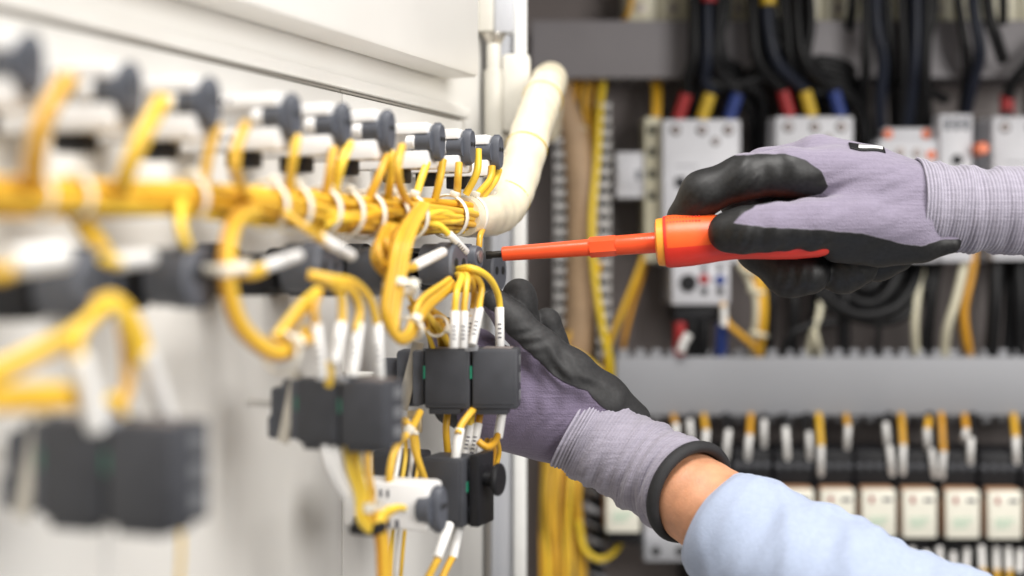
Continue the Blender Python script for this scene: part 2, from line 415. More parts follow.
def make_switch_block(loc, label, z=1.0):
    t = thing('switch_block', label, 'switch', loc, ANG, 'switch blocks in the upper row on the door')
    f = MB(); f.lathe((0.0046, 0.003, 0.0), (1, 0, 0), [(0, .0115), (.006, .0115), (.0065, .009), (.009, .009)], 20)
    build(f, 'mounting_collar', 'door_plate', t, False)
    f = MB(); f.box((0.0430, -0.001, -0.0186), (0.014, 0.013, 0.0085), 0.0012); build(f, 'clip', 'black', t, False)
    w = MB()
    w.box((0.0405, 0.0035, -0.0014), (0.056, 0.0160, 0.0265), 0.0024)
    w.box((0.0405, -0.0035, 0.0090), (0.054, 0.016, 0.0064), 0.0008)
    w.box((0.0405, -0.0036, -0.0096), (0.0545, 0.0160, 0.0106), 0.0008)
    for k in range(3):
        w.box((0.0330 + k * 0.0042, -0.0115, 0.0090), (0.0014, 0.0006, 0.0022), 0, 1)
    for k in range(2):
        w.box((0.0370 + k * 0.0048, -0.0116, -0.0085), (0.0018, 0.0006, 0.0024), 0, 1)
    for k in range(3):
        w.box((0.044 + k * 0.009, -0.008, -0.0143), (0.0030, 0.004, 0.0020), 0.0004, 1)
    w.lathe((0.0530, -0.0090, 0.0010), (1, 0, 0), [(0, .0028), (.0012, .0042), (.0062, .0042), (.0066, .0036)], 16)
    build(w, 'body', ['white', 'print'], t, False)
    spool(t, -0.0065, 0.0010, 0.0590, 0.0745, 0.0060, 0.0108, 0.0050)
    return t
row1 = [(504, 154), (476, 149), (446, 144), (396, 133), (352, 127.5), (302, 119.5), (221, 106), (143, 94), (45, 68)]
proto = None
for i, (px, py) in enumerate(row1[:9]):
    p = DP(px, py, CAPN) - NV * CAPN
    lab = f'white switch block with slate cap, {ORD[i]} from the hinge in the upper row'
    if i == 0: lab = 'white switch block with slate cap nearest the hinge in the upper row on the door'
    if i == 8: lab = 'white switch block with slate cap farthest from the hinge, leftmost in the upper row'
    if proto is None: proto = make_switch_block(p, lab)
    else: dup(proto, p, ANG, lab)

# ------------------------------------------------------------------ second row: black switch bodies
def make_black_switch(loc, label, r=0.0125, L=0.072, square=False):
    t = thing('selector_switch', label, 'switch', loc, ANG, 'black selector switches in the second row on the door')
    f = MB(); f.lathe((0.0046, 0, 0), (1, 0, 0), [(0, .013), (.012, .013), (.0125, .011), (.02, .011)], 20); build(f, 'mounting_collar', 'black', t, False)
    w = MB(); w.box((0.036, 0, -0.002), (0.036, 0.021, 0.019), 0.002); w.box((0.034, -0.002, -0.010), (0.028, 0.018, 0.008), 0.0015)
    build(w, 'body', 'black', t, False)
    c = MB(); c.lathe((L - 0.024, 0, 0), (1, 0, 0), [(0, r * .7), (.002, r * .93), (.010, r * .92), (.0125, r), (.0225, r), (.024, r * .9)], 28, squash=0.8)
    build(c, 'cap', 'slate', t, False)
    for y in (-r * .42, r * .42):
        h = MB(); h.lathe((L - 0.0004, y, 0.001), (1, 0, 0), [(0, .003), (.0005, .003), (.0007, .0026)], 14); build(h, 'screw_hole', 'void', t, False)
    return t
def at_door(px, py, n): return DP(px, py, n) - NV * n
s0 = make_black_switch(at_door(460, 264.5, 0.080), 'black selector switch with round slate cap just below the trunk in sharp focus', 0.0136, 0.080)
dup(s0, at_door(327, 268, 0.078), ANG, 'black selector switch behind the big blurred yellow wire loop')
dup(s0, at_door(377, 271, 0.07), ANG, 'blurred black selector switch just right of the big yellow wire loop')
dup(s0, at_door(106, 285, 0.082), ANG, 'blurred black selector switch farthest left in the second row')
dup(s0, at_door(184, 277, 0.07), ANG, 'blurred black selector switch second from the left in its row')
# terminal that the screwdriver turns
t = thing('terminal_clamp', 'small dark grey terminal clamp that the screwdriver tip is turning', 'terminal', at_door(480, 257.5, 0.078), ANG)
b = MB(); b.lathe((0.050, 0, 0), (1, 0, 0), [(0, .0068), (.001, .0076), (.026, .0076), (.0275, .0068)], 22, squash=.8); b.box((0.066, -0.003, 0.0072), (0.014, 0.006, 0.003), 0.001); build(b, 'body', 'slate', t, False)
b = MB(); b.lathe((0.0775, 0, 0.0005), (1, 0, 0), [(0, .0042), (.001, .0042), (.0014, .0036)], 16); build(b, 'screw', 'screw', t, False)
b = MB(); b.box((0.020, 0, 0), (0.038, 0.012, 0.012), 0.002); build(b, 'stem', 'black', t, False)
b = MB(); b.box((0.070, -0.0067, 0.001), (0.007, 0.001, 0.006), 0.0004); build(b, 'wire_slot', 'void', t, False)
s1 = make_black_switch(at_door(500, 272, 0.062), 'dark slate switch just beyond the screwdriver tip, nearest the frame post', 0.0135, 0.062)

# ------------------------------------------------------------------ contact blocks in pairs
def make_contact_pair(loc, label, z=1.0):
    t = thing('contact_block_pair', label, 'contact block', loc, ANG, 'pairs of dark grey contact blocks on the door')
    bs = MB(); bs.box((0.0475, 0.008, -.001), (0.017, 0.018, 0.036), 0.003); bs.box((0.0545, 0.003, 0.0), (0.008, 0.022, 0.035), 0.002)
    build(bs, 'base', 'slate', t, False)
    br_ = MB(); br_.box((0.0330, 0.012, -.002), (0.014, 0.012, 0.026), 0.003); br_.box((0.0300, 0.010, -.013), (0.010, 0.010, 0.014), 0.002); build(br_, 'bracket', 'slate', t, False)
    sm_ = MB(); sm_.lathe((0.0046, 0.014, 0.0), (1, 0, 0), [(0, .003), (.002, .0022), (.036, .0022)], 12); build(sm_, 'stem', 'door_plate', t, False)
    st = MB(); st.box((0.0490, -0.0050, 0.001), (0.0075, 0.0018, 0.044), 0.0006, rot=Matrix.Rotation(R(14), 3, 'Y')); build(st, 'latch_strip', 'steel', t, False)
    cl = MB(); cl.box((0.0525, -0.0130, -0.0225), (0.008, 0.004, 0.005), 0.0008); cl.box((0.0545, -0.0125, -0.029), (0.006, 0.004, 0.010), 0.0008); cl.lathe((0.0540, -0.0148, -0.0225), (0, -1, 0), [(0, .0024), (.002, .0024), (.0025, .0018)], 12)
    build(cl, 'clip', 'brass', t, False)
    for k in range(2):
        x = 0.0735 + k * 0.0298
        c = MB(); c.box((x, -0.001, 0), (0.0287, 0.024, 0.0375), 0.0016)
        c.box((x - 0.002, -0.0008, -0.0200), (0.020, 0.020, 0.0050), 0.001)
        c.box((x - 0.001, -0.0130, 0.0008), (0.0255, 0.0012, 0.0335), 0.0005)
        blk = build(c, 'contact_block', 'slate_dark', t, False)
        tm = MB()
        for zz in (-0.011, 0.0, 0.011):
            tm.box((x + 0.01425, 0.003, zz), (0.0008, 0.008, 0.0065), 0.0003)
        build(tm, 'terminal_face', 'terminal_grey', blk, False)
        tp = MB()
        for yy in (-0.005, 0.005): tp.box((x + 0.001, yy, 0.0188), (0.018, 0.005, 0.0010), 0.0003)
        build(tp, 'screw_slot', 'screw', blk, False)
    for gx in (0.0884, 0.0590):
        g = MB(); g.box((gx, -0.0122, 0.004), (0.0012, 0.002, 0.008), 0); build(g, 'indicator', 'green', t, False)
    g = MB(); g.box((0.0884, -0.0105, 0.0190), (0.0085, 0.006, 0.004), 0.0008); build(g, 'tab', 'duct', t, False)
    return t
def place_pair(o, px, py, n, sc, turn, pivot=0.0884):
    """turns and scales a pair about the middle of its two blocks"""
    c = DP(px, py, n) + HV * 0.006; rz = ANG + R(turn)
    loc = c - Vector((math.cos(rz), math.sin(rz), 0)) * pivot * sc
    o.location = loc; o.rotation_euler = (0, 0, rz); o.scale = (sc, sc, sc)
    WM[o.name] = Matrix.Translation(loc) @ Matrix.Rotation(rz, 4, 'Z') @ Matrix.Scale(sc, 4)
c0 = make_contact_pair((0, 0, 0), 'pair of dark grey contact blocks in sharp focus in front of the gloved hand')
c1 = dup(c0, (0, 0, 0), ANG, 'slightly blurred pair of dark grey contact blocks below the big yellow wire loop')
c2 = dup(c0, (0, 0, 0), ANG, 'very blurred pair of dark grey contact blocks nearest the camera at far left')
for c_ in (c1, c2):
    for ch in list(c_.children):
        if ch.name.startswith('clip'): bpy.data.objects.remove(ch)
place_pair(c0, 469.5, 378, .0885, .955, 16); place_pair(c1, 346, 412, .0900, .86, -5); place_pair(c2, 117, 471, .0930, 1.0, 0)

# lower block with a black push knob
t = thing('push_switch', 'dark grey switch block with a black round knob below the focused contact pair', 'switch', at_door(450, 489, 0.082), ANG)
b = MB(); b.box((0.046, 0.010, 0.002), (0.030, 0.022, 0.036), 0.002); build(b, 'base', 'slate_dark', t, False)
b = MB(); b.box((0.0825, 0.000, 0), (0.0265, 0.026, 0.040), 0.0016); b.box((0.0822, -0.0134, 0.001), (0.0225, 0.0012, 0.035), 0.0005); blk = build(b, 'housing', 'slate_dark', t, False)
b = MB()
for zz in (-0.012, 0.0, 0.012): b.box((0.0961, 0.0, zz), (0.0008, 0.009, 0.0065), 0.0003)
build(b, 'terminal_face', 'slate', blk, False)
b = MB(); b.box((0.0962, -0.006, 0.003), (0.0009, 0.004, 0.006), 0); build(b, 'indicator', 'green', blk, False)
b = MB(); b.box((0.1005, 0.004, 0.001), (0.0065, 0.024, 0.042), 0.001); build(b, 'rear_plate', 'black', t, False)
b = MB(); b.lathe((0.1036, 0.002, 0.007), (1, 0, 0), [(0, .0045), (.006, .0045), (.0065, .0085), (.0075, .0096), (.0092, .0096), (.010, .0088)], 26); build(b, 'knob', 'black', t, False)
# white block with slate cap low on the door
t = thing('switch_block', 'white switch block with vents and slate cap, low on the door before the knob switch', 'switch', at_door(441, 508, 0.100), ANG)
b = MB(); b.box((0.066, 0.018, 0), (0.030, 0.016, 0.014), 0.002); build(b, 'bracket', 'slate_dark', t, False)
b = MB(); b.box((0.0700, 0.001, 0.0010), (0.053, 0.022, 0.0265), 0.003)
for k in range(3): b.box((0.0640 + k * 0.0042, -0.0102, 0.0080), (0.0013, 0.0006, 0.004), 0, 1)
for k in range(6): b.box((0.0520 + k * 0.0052, -0.0102, -0.0085), (0.0022, 0.0006, 0.0045), 0, 1)
b.box((0.078, -0.0104, 0.0), (0.012, 0.0014, 0.0030), 0.0006)
build(b, 'body', ['white', 'print'], t, False)
spool(t, -0.0060, 0.0000, 0.0900, 0.1030, 0.0078, 0.0122, 0.0060)

# ------------------------------------------------------------------ trunk harness along the door
RW = 0.0020
def wires_along(parent, path, n, rad, m='yellow', rw=RW, twist=1.2, keep=None, seed=0, narrow=0.0):
    """n wires packed round a path of world points"""
    q, _ = spline([Vector(p) for p in path], [1] * len(path), 0.004)
    fr = frames(q); rr = random.Random(seed)
    spots = []
    lay = 0; k = 0
    if n >= 3:
        inner = max(1, n // 4)
        for i in range(inner): spots.append((rad * (0.0 if inner == 1 else 0.38), 2 * math.pi * i / inner))
        for i in range(n - inner): spots.append((rad * 0.92, 2 * math.pi * i / (n - inner) + 0.2))
    else:
        for i in range(n): spots.append((rad * 0.6, math.pi * i + 0.4))
    for j, (r_, a0) in enumerate(spots):
        end = len(q) if keep is None else max(4, int(len(q) * keep[j % len(keep)]))
        ph = rr.uniform(0, 6)
        pts = []
        for i in range(end):
            T, A, B = fr[i]
            s = i / max(1, len(q) - 1)
            a = a0 + twist * s + 0.35 * math.sin(5 * s + ph)
            rj = r_ * (1 + 0.18 * math.sin(9 * s + ph)) * (1 - narrow * s)
            pts.append(q[i] + A * (math.cos(a) * rj) + B * (math.sin(a) * rj))
        w = MB(); w.tube(pts, rw * rr.uniform(0.93, 1.07), 10, smooth_path=False)
        build(w, 'wire', m if rr.random() > 0.2 else 'yellow2', parent)
    return q, fr
def tie(parent, c, axis, rad, wide=0.0016, head=None, e=(1, 1)):
    t_ = MB(); t_.ring(c, axis, rad, 0.0009, 26, 8, flat=wide * .6 / 0.0009, e=e)
    hd = Vector(head) if head else Vector((0.1, -1, 0.3))
    ax = Vector(axis).normalized(); hd = (hd - ax * hd.dot(ax)).normalized()
    sd = ax.cross(hd)
    rotm = Matrix((ax, sd, hd)).transposed()
    t_.box(Vector(c) + hd * (rad + 0.0012), (0.0050, 0.0052, 0.0036), 0.0008, rot=rotm)
    build(t_, 'cable_tie', 'tie', parent)
def ferrule(parent, a, b_, r=0.0026, marks=3):
    """white printed marker sleeve with the wire end inside"""
    a = Vector(a); b_ = Vector(b_); ax = (b_ - a); L = ax.length; ax.normalize()
    f = MB(); f.lathe(a, ax, [(0, r * .9), (.0004, r), (L - .0004, r), (L, r * .9)], 14)
    side = Vector((0, -1, 0)); side = (side - ax * side.dot(ax)).normalized(); tn = ax.cross(side)
    rotm = Matrix((ax, tn, side)).transposed()
    for k in range(marks):
        c = a + ax * (L * (0.42 + 0.11 * k)) + side * (r * 0.985)
        f.box(c, (0.0009, r * 0.75, 0.0003), 0, 1, rot=rotm)
    build(f, 'marker_sleeve', ['ferrule', 'print'], parent)
def wire(parent, pts, m='yellow', rw=RW, sleeve=None, marks=3, rs=None):
    w = MB(); w.tube(pts, rw, 12); o = build(w, 'wire', m, parent)
    if sleeve: ferrule(o, sleeve[0], sleeve[1], rs or rw * 1.32, marks)
    return o

tr_px = [(-70, 192, .062), (0, 195, .062), (110, 197, .062), (200, 199, .062), (240, 203, .062), (290, 208, .062), (350, 214, .062), (410, 217, .062), (455, 216, .062), (486, 214, .062), (505, 206, .062)]
trunk = thing('wire_harness', 'thick yellow wire trunk with white ties running along the door into the cream wrap', 'wiring', DP(420, 217, 0.062))
tp = [DP(*q) for q in tr_px][::-1]
q, fr = wires_along(trunk, tp, 26, 0.0102, rw=0.0020, twist=3.0, keep=[1, 1, 1, 1, .75, 1, .62, 1, .7, 1, .55, 1, .8, .45, 1, .5, 1, .66, 1, .4, 1, .58, .9], seed=3, narrow=.42)
def nearest(q, p): return min(range(len(q)), key=lambda i: (q[i] - p).length)
for px, py, k in [(487, 214, 1.0), (468, 215, 1.0), (447, 216, 1.0), (408, 217, 1.0), (388, 216, .99), (365, 215, .98), (342, 213, .96), (318, 211, .94), (290, 208, .92), (264, 206, .9), (188, 200, .78), (72, 196, .63), (32, 196, .60)]:
    i = nearest(q, DP(px, py, 0.062)); tie(trunk, q[i], fr[i][0], 0.0134 * k, 0.0036 * k, head=(0.1, -0.6, 0.8))
rl_ = random.Random(21)
for k in range(11):
    x0 = rl_.uniform(300, 430); L_ = rl_.uniform(50, 95); y0 = rl_.uniform(-12, 12); y1 = rl_.uniform(-12, 12)
    if x0 + L_ > 482: L_ = 482 - x0
    wire(trunk, [DP(x0 + L_ * i / 4, 215.5 + (y0 * (1 - i / 4) + y1 * i / 4) + rl_.uniform(-2.5, 2.5), .070 + .003 * math.sin(i)) for i in range(5)], 'yellow' if k % 3 else 'yellow2', .0018)
# drops from the switch caps to the trunk
drops = [[(492, 166, .070), (490, 180, .070), (474, 198, .066)], [(499, 170, .070), (494, 182, .070), (480, 200, .066)],
 [(478, 149, .074), (477, 172, .074), (466, 194, .066)], [(459, 163, .070), (458, 178, .07), (457, 196, .066)],
 [(443, 160, .070), (440, 178, .07), (435, 199, .066)], [(427, 163, .066), (421, 180, .066), (415, 200, .064)],
 [(402, 146, .080), (398, 166, .082), (400, 185, .08), (409, 206, .070)], [(393, 152, .074), (391, 170, .074), (388, 200, .066)],
 [(388, 156, .072), (380, 174, .072), (368, 200, .066)], [(350, 143, .074), (341, 166, .074), (333, 200, .066)], [(334, 148, .07), (330, 168, .07), (326, 196, .066)],
 [(297, 136, .074), (293, 160, .074), (288, 196, .066)], [(246, 124, .080), (236, 150, .082), (236, 175, .082), (250, 202, .070)],
 [(218, 124, .072), (209, 150, .07), (202, 194, .066)], [(160, 98, .082), (138, 138, .084), (122, 176, .078), (116, 192, .066)],
 [(166, 99, .080), (146, 136, .082), (130, 172, .076), (126, 192, .066)],
 [(66, 76, .084), (40, 120, .086), (30, 160, .080), (30, 188, .066)], [(72, 78, .082), (50, 112, .084), (40, 150, .078), (38, 188, .066)]]
for k, dpts in enumerate(drops):
    wire(trunk, [DP(*a) for a in dpts], 'yellow' if k % 4 else 'yellow2', 0.0024)
# cream wrap at the end of the trunk, into the cabinet
wrap_pts = [DP(462, 217, .062), DP(480, 215, .062), P(500, 209, .972), P(514, 188, .99), P(524, 156, 1.01), P(535, 120, 1.04), P(543, 98, 1.07), P(548, 84, 1.10), P(550, 80, 1.15), P(548, 88, 1.23), P(545, 130, 1.30)]
rads = [0.0125, 0.0148, 0.0156, 0.0154, 0.0148, 0.0146, 0.0145, 0.0142, 0.0140, 0.0138, 0.0138]
b = MB(); b.tube(wrap_pts, rads, 24, step=0.003)
rr = random.Random(5)
wq, _ = spline([Vector(v) for v in wrap_pts], rads, 0.003); wfr = frames(wq)
for i in range(len(wq)):                                   # slack film: shallow creases along and round it
    for k in range(24):
        v = b.v[i * 24 + k]; c = wq[i]
        t_ = k / 24 * 2 * math.pi
        f = 1 + 0.018 * math.sin(i * 1.3 + 2 * math.sin(t_ + i * .2)) + 0.022 * math.sin(3 * t_ + i * .35)
        b.v[i * 24 + k] = c + (v - c) * f
wr = build(b, 'wrap', 'sleeve_wrap', trunk, sharp=70)
for px, py in ((541, 99), (527, 148), (505, 197)):
    i = min(range(len(wq)), key=lambda j: abs(512 + wq[j].x / wq[j].y * FPX - px) + abs(HZ - wq[j].z / wq[j].y * FPX - py) + wq[j].y * 2)
    r_ = MB(); r_.ring(wq[i], wfr[i][0], 0.0153, 0.00025, 26, 5, flat=2.0); build(r_, 'binding', 'lemon', wr)

def dpts(l): return [DP(*a) for a in l]
def shift(l, dx, dy, dn=0.0): return [(a + dx, b_ + dy, c + dn) for a, b_, c in l]
# --- the tied loop left of the focused pair
hz = thing('wire_harness', 'yellow wire loop with two white ties hanging left of the focused contact pair', 'wiring', DP(400, 290, .085))
base = [(424, 204, .075), (412, 222, .085), (402, 245, .09), (394, 285, .09), (390, 318, .09), (397, 337, .09), (408, 336, .09), (416, 320, .09), (426, 303, .09), (446, 287, .085), (452, 282, .082)]
for k in range(8):
    a = (k - 3.5) * .72
    l = []
    for i, (x, y, n) in enumerate(base):
        sp = [1.6, 2.2, 2.8, 3.0, 2.6, 1.3, 1.3, 1.6, 2.2, 1.8, 1.6][i]
        nrm = (1, .25) if i < 5 else ((-.2, -1.0) if i == 5 else (-.7, -.8))
        l.append((x + a * sp * nrm[0], y + a * sp * nrm[1], n + (0.003 if k % 2 else -0.001)))
    if k % 3 == 2: l = l[:8] + [(428, 300, .085), (440, 286, .083)]
    wire(hz, dpts(l), 'yellow' if k not in (1, 4) else 'yellow2', 0.0017)
tie(hz, DP(399.5, 287, .091), DP(401, 275, .09) - DP(397, 300, .09), 0.0108, 0.0036, e=(.8, 1), head=(0.9, -1, 0.1))
tie(hz, DP(411, 328, .091), DP(418, 318, .09) - DP(405, 338, .09), 0.0068, 0.003, head=(0, -1, 0))
for l in ([(385, 228, .08), (378, 246, .086), (381, 262, .088), (394, 272, .086)], [(388, 226, .078), (386, 242, .084), (391, 256, .086), (398, 262, .085)]):
    wire(hz, dpts(l), 'yellow2', 0.0022)
for k in range(4):
    wire(hz, dpts([(418 + k * 2, 302 + 3 * k, .080), (428 + k * 2, 317 + 2 * k, .078), (442 + k, 332 + 2 * k, .075), (450, 350, .072)]), 'yellow' if k % 2 else 'yellow2', 0.0021)
tie(hz, DP(437, 326, .079), DP(444, 336, .075) - DP(430, 318, .079), 0.0062, 0.0016)
for k, (x0, y0, x1, y1) in enumerate(((446, 230, 463, 252),)):
    w_ = wire(hz, dpts([(426, 222, .07), (440, 226, .075), (448, 234, .078)]), 'yellow', 0.0021, (DP(449, 234, .0785), DP(466, 252, .0795)), 4, .0024)
wire(hz, dpts([(482, 220, .066), (483, 228, .07), (480, 236, .074), (479, 247, .074)]), 'yellow', 0.002)
wire(hz, dpts([(398, 266, .088), (410, 268, .088), (421, 264, .086)]), 'yellow', 0.0022, (DP(414, 266, .087), DP(443, 252, .0845)), 3)

for k in range(9):                                             # thin slack strands behind the loop
    x0 = rl_.uniform(404, 424); x1 = rl_.uniform(428, 450); y1 = rl_.uniform(318, 346)
    wire(hz, dpts([(x0, rl_.uniform(296, 312), .078), ((x0 + x1) / 2 - 4, rl_.uniform(306, 330), .074), (x1, y1, .070), (x1 + rl_.uniform(-3, 8), y1 + 12, .066)]), 'yellow' if k % 3 else 'yellow2', .0014)
for k in range(4):
    wire(hz, dpts([(390 + 4 * k, 226, .076), (376 + 5 * k, 244 + 2 * k, .080), (374 + 6 * k, 262 + 3 * k, .082), (388 + 4 * k, 276 + 2 * k, .082), (398 + 3 * k, 262, .080)]), 'yellow' if k % 2 else 'yellow2', .0015)
# --- wires with printed sleeves dropping into the focused pair
hz = thing('wire_harness', 'yellow wires with white printed sleeves plugged into the top of the focused contact pair', 'wiring', DP(470, 290, .09))
NB = .094
for l, s in [
    ([(450, 276, .07), (461, 276, .088), (457, 291, NB), (455, 308, NB), (455, 318, NB)], ((455, 311, NB), (454, 348, NB))),
    ([(452, 276, .07), (466, 275, .09), (466, 289, NB), (464, 306, NB), (464, 318, NB)], ((464, 311, NB), (463, 348, NB))),
    ([(452, 274, .072), (470, 272, .09), (481, 285, NB), (480, 300, NB), (478, 314, NB)], ((479.5, 308, NB), (472, 345, NB))),
    ([(454, 275, .07), (469, 277, .09), (474, 291, NB - .006), (473, 310, NB - .006), (471, 318, NB - .006)], ((473, 310, NB - .006), (467, 346, NB - .006))),
    ([(452, 271, .074), (470, 268, .092), (488, 277, .098), (498, 295, .099), (500, 314, .099)], ((499.5, 307, .099), (500, 347, .099)))]:
    wire(hz, dpts(l), 'yellow', 0.0021, (DP(*s[0]), DP(*s[1])), 4, 0.0028)
# --- wires under the focused pair
hz = thing('wire_harness', 'short yellow wires with white sleeves linking the focused pair to the knob switch below', 'wiring', DP(465, 430, .085))
wire(hz, dpts([(449, 405, .07), (446, 428, .07), (448, 455, .07)]), 'yellow2', 0.0022)
wire(hz, dpts([(481, 404, .09), (472, 411, .092), (462, 424, .09), (458, 434, .09)]), 'yellow', 0.0022, (DP(460, 428, .09), DP(455, 461, .088)), 0, .0029)
wire(hz, dpts([(482, 404, .088), (480, 414, .088), (478, 426, .088)]), 'yellow2', 0.0022, (DP(478, 423, .088), DP(471, 458, .086)), 5, .0029)
wire(hz, dpts([(474, 404, .084), (472, 414, .084), (470, 426, .084)]), 'yellow', 0.0022, (DP(471, 424, .084), DP(464, 458, .083)), 4, .0029)
wire(hz, dpts([(500, 430, .10), (494, 443, .10), (486, 447, .098), (478, 441, .094)]), 'yellow2', 0.0022, (DP(503, 406, .10), DP(498, 438, .10)), 0, .0029)
for k in range(3):
    wire(hz, dpts([(487 + 5 * k, 440, .092), (489 + 5 * k, 452, .09), (486 + 5 * k, 466, .088)]), 'yellow2', 0.0017)
# --- wires leaving the knob switch at the bottom edge
hz = thing('wire_harness', 'two yellow wires with white sleeves hanging under the knob switch at the bottom edge', 'wiring', DP(445, 545, .085))
for x in (0, 12):
    wire(hz, dpts([(440 + x * 1.1, 556, .088), (432 + x * 1.15, 570, .088), (424 + x * 1.2, 590, .088), (418 + x, 640, .086)]), 'yellow', 0.0021, (DP(449.5 + x * .85, 524, .088), DP(437 + x * 1.3, 558, .088)), 0, .0030)

# --- loop and wires at the middle pair
def mid(l): return [(200 + (a - 200) * .917, 180 + (b_ - 180) * .917, c) for a, b_, c in l]
hz = thing('wire_harness', 'big round yellow wire loop with white ties hanging left of the middle contact pair', 'wiring', DP(235, 290, .08))
base = [(262, 212, .07), (246, 217, .078), (234, 236, .085), (229, 268, .088), (232, 305, .088), (243, 337, .088), (262, 358, .088), (282, 368, .088), (298, 364, .088), (310, 355, .085), (318, 346, .083)]
for k in range(7):
    a = (k - 3) * .68
    l = []
    for i, (x, y, n) in enumerate(base):
        cx, cy = 290, 290
        dx, dy = x - cx, y - cy; L_ = math.hypot(dx, dy)
        l.append((x + a * 2.7 * dx / L_, y + a * 2.7 * dy / L_, n + (0.003 if k % 2 else -0.002)))
    wire(hz, dpts(mid(l)), 'yellow' if k not in (2, 5) else 'yellow2', 0.0018)
tie(hz, DP(227.5, 267, .088), DP(229, 262, .088) - DP(231, 290, .088), 0.0098, 0.0034)
tie(hz, DP(281, 352, .088), DP(296, 366, .088) - DP(278, 367, .088), 0.0092, 0.0032)
for l, s, m_ in [
    ([(238, 276, .092), (255, 279, .094), (272, 275, .094)], ((268, 275, .094), (308, 262, .092)), 'yellow'),
    ([(240, 281, .092), (256, 283, .094), (270, 279, .093)], None, 'yellow'),
    ([(292, 216, .075), (312, 230, .085), (330, 243, .088), (340, 250, .088)], ((333, 244, .088), (366, 263, .088)), 'yellow'),
    ([(318, 282, .083), (345, 287, .092), (368, 292, .094), (386, 312, .095), (394, 345, .095)], ((393, 336, .095), (396, 396, .095)), 'yellow'),
    ([(318, 284, .083), (345, 291, .092), (366, 302, .094), (374, 322, .095), (370, 345, .095)], ((373, 336, .095), (366, 394, .095)), 'yellow'),
    ([(320, 284, .083), (340, 292, .09), (353, 304, .092), (355, 326, .092), (354, 345, .092)], ((354, 336, .092), (347, 380, .092)), 'yellow'),
    ([(330, 300, .09), (324, 318, .092), (327, 345, .092)], ((326, 337, .092), (333, 396, .092)), 'yellow'),
    ([(328, 300, .09), (310, 316, .092), (292, 338, .09), (282, 352, .089)], None, 'yellow'),
    ([(330, 304, .088), (312, 324, .09), (296, 342, .089), (288, 356, .088)], None, 'yellow2'),
    ([(300, 362, .09), (318, 354, .09), (330, 358, .09)], None, 'yellow2'),
    ([(340, 378, .088), (342, 392, .088), (340, 404, .086)], None, 'yellow')]:
    wire(hz, dpts(mid(l)), m_, 0.0020, tuple(dpts(mid(s))) if s else None, 3, .0027)
wire(trunk, dpts([(320, 216, .064), (322, 232, .068), (321, 250, .066)]), 'yellow', .0022)

# --- under the middle pair
hz = thing('wire_harness', 'bunch of yellow wires tied with white, left of the low white switch block', 'wiring', DP(365, 500, .09))
for k in range(3):
    wire(hz, dpts([(346 + 11 * k, 446, .088), (350 + 9 * k, 470, .09), (358 + 7 * k, 495, .092), (360 + 5 * k, 520, .092), (372 + 4 * k, 531, .092), (380 + 3 * k, 516, .092), (390 + 4 * k, 508, .094), (404, 506 + 2 * k, .094)][:8 if k == 1 else 7]), 'yellow', 0.0018)
for k in range(3):
    wire(hz, dpts([(372 + 3 * k, 512, .09), (376 + 4 * k, 530, .09), (379 + 4 * k, 552, .09), (380 + 5 * k, 600, .09), (379 + 5 * k, 640, .09)]), 'yellow' if k else 'yellow2', 0.0018)
tie(hz, DP(369, 505, .092), Vector((0.1, 0, 1)), 0.0075, 0.002)
for k in range(4):
    wire(hz, dpts([(324 + 9 * k, 446, .084), (330 + 8 * k, 470, .086), (345 + 6 * k, 498, .088)]), 'ferrule' if k < 3 else 'yellow', 0.0016)
b = MB(); b.box(DP(368, 528, .088), (0.016, 0.014, 0.006), 0.002, rot=DROT); build(b, 'clip', 'black', hz)
hz = thing('wire_harness', 'yellow wire pair bound by a tie, dropping behind the low white switch block', 'wiring', DP(411, 430, .07))
wire(hz, dpts([(420, 412, .07), (411, 429, .072), (396, 448, .072), (390, 470, .072), (389, 492, .07)]), 'yellow', 0.0022)
wire(hz, dpts([(404, 420, .07), (412, 431, .072), (415, 450, .072), (422, 472, .074), (429, 492, .074)]), 'yellow', 0.0022)
tie(hz, DP(411, 429, .072), Vector((0.7, 0, 1)), 0.0045, 0.0016)

for k in range(4):
    wire(hz, dpts([(398 + 5 * k, 420, .066), (400 + 6 * k, 446, .066), (396 + 7 * k, 474, .066), (388 + 6 * k, 520, .064), (384 + 5 * k, 600, .062)]), 'yellow' if k % 2 else 'ferrule', .0012)
# --- left, nearest the camera
hz = thing('wire_harness', 'blurred yellow wires with white sleeves above the far left contact pair', 'wiring', DP(100, 330, .09))
for l, s, m_ in [
    ([(96, 304, .088), (112, 298, .094), (132, 316, .096), (143, 342, .097), (148, 370, .097)], ((144, 350, .097), (172, 430, .097)), 'yellow'),
    ([(96, 306, .088), (110, 302, .094), (126, 318, .096), (136, 342, .096), (140, 362, .096)], None, 'yellow'),
    ([(108, 304, .092), (84, 324, .094), (76, 345, .095), (80, 370, .096)], ((79, 356, .096), (97, 430, .096)), 'yellow'),
    ([(106, 306, .092), (75, 330, .093), (40, 348, .092), (2, 366, .09), (-40, 380, .088)], None, 'yellow'),
    ([(100, 312, .09), (70, 338, .091), (36, 358, .09), (-2, 378, .088), (-40, 392, .088)], None, 'yellow2'),
    ([(122, 320, .088), (127, 350, .09), (127, 388, .09), (116, 412, .09)], None, 'yellow2'),
    ([(110, 398, .09), (118, 404, .09), (122, 418, .088)], None, 'yellow')]:
    wire(hz, dpts(l), m_, 0.0024, (DP(*s[0]), DP(*s[1])) if s else None, 0, .0036)
for k in range(4):
    wire(hz, dpts([(-40, 392 + 4 * k, .086), (10, 391 + 5 * k, .088), (56, 389 + 5 * k, .09), (80, 392 + 4 * k, .09)]), 'yellow', 0.0023)
hz = thing('wire_harness', 'blurred yellow wire branch with white sleeve ends above the leftmost selector switches', 'wiring', DP(90, 250, .085))
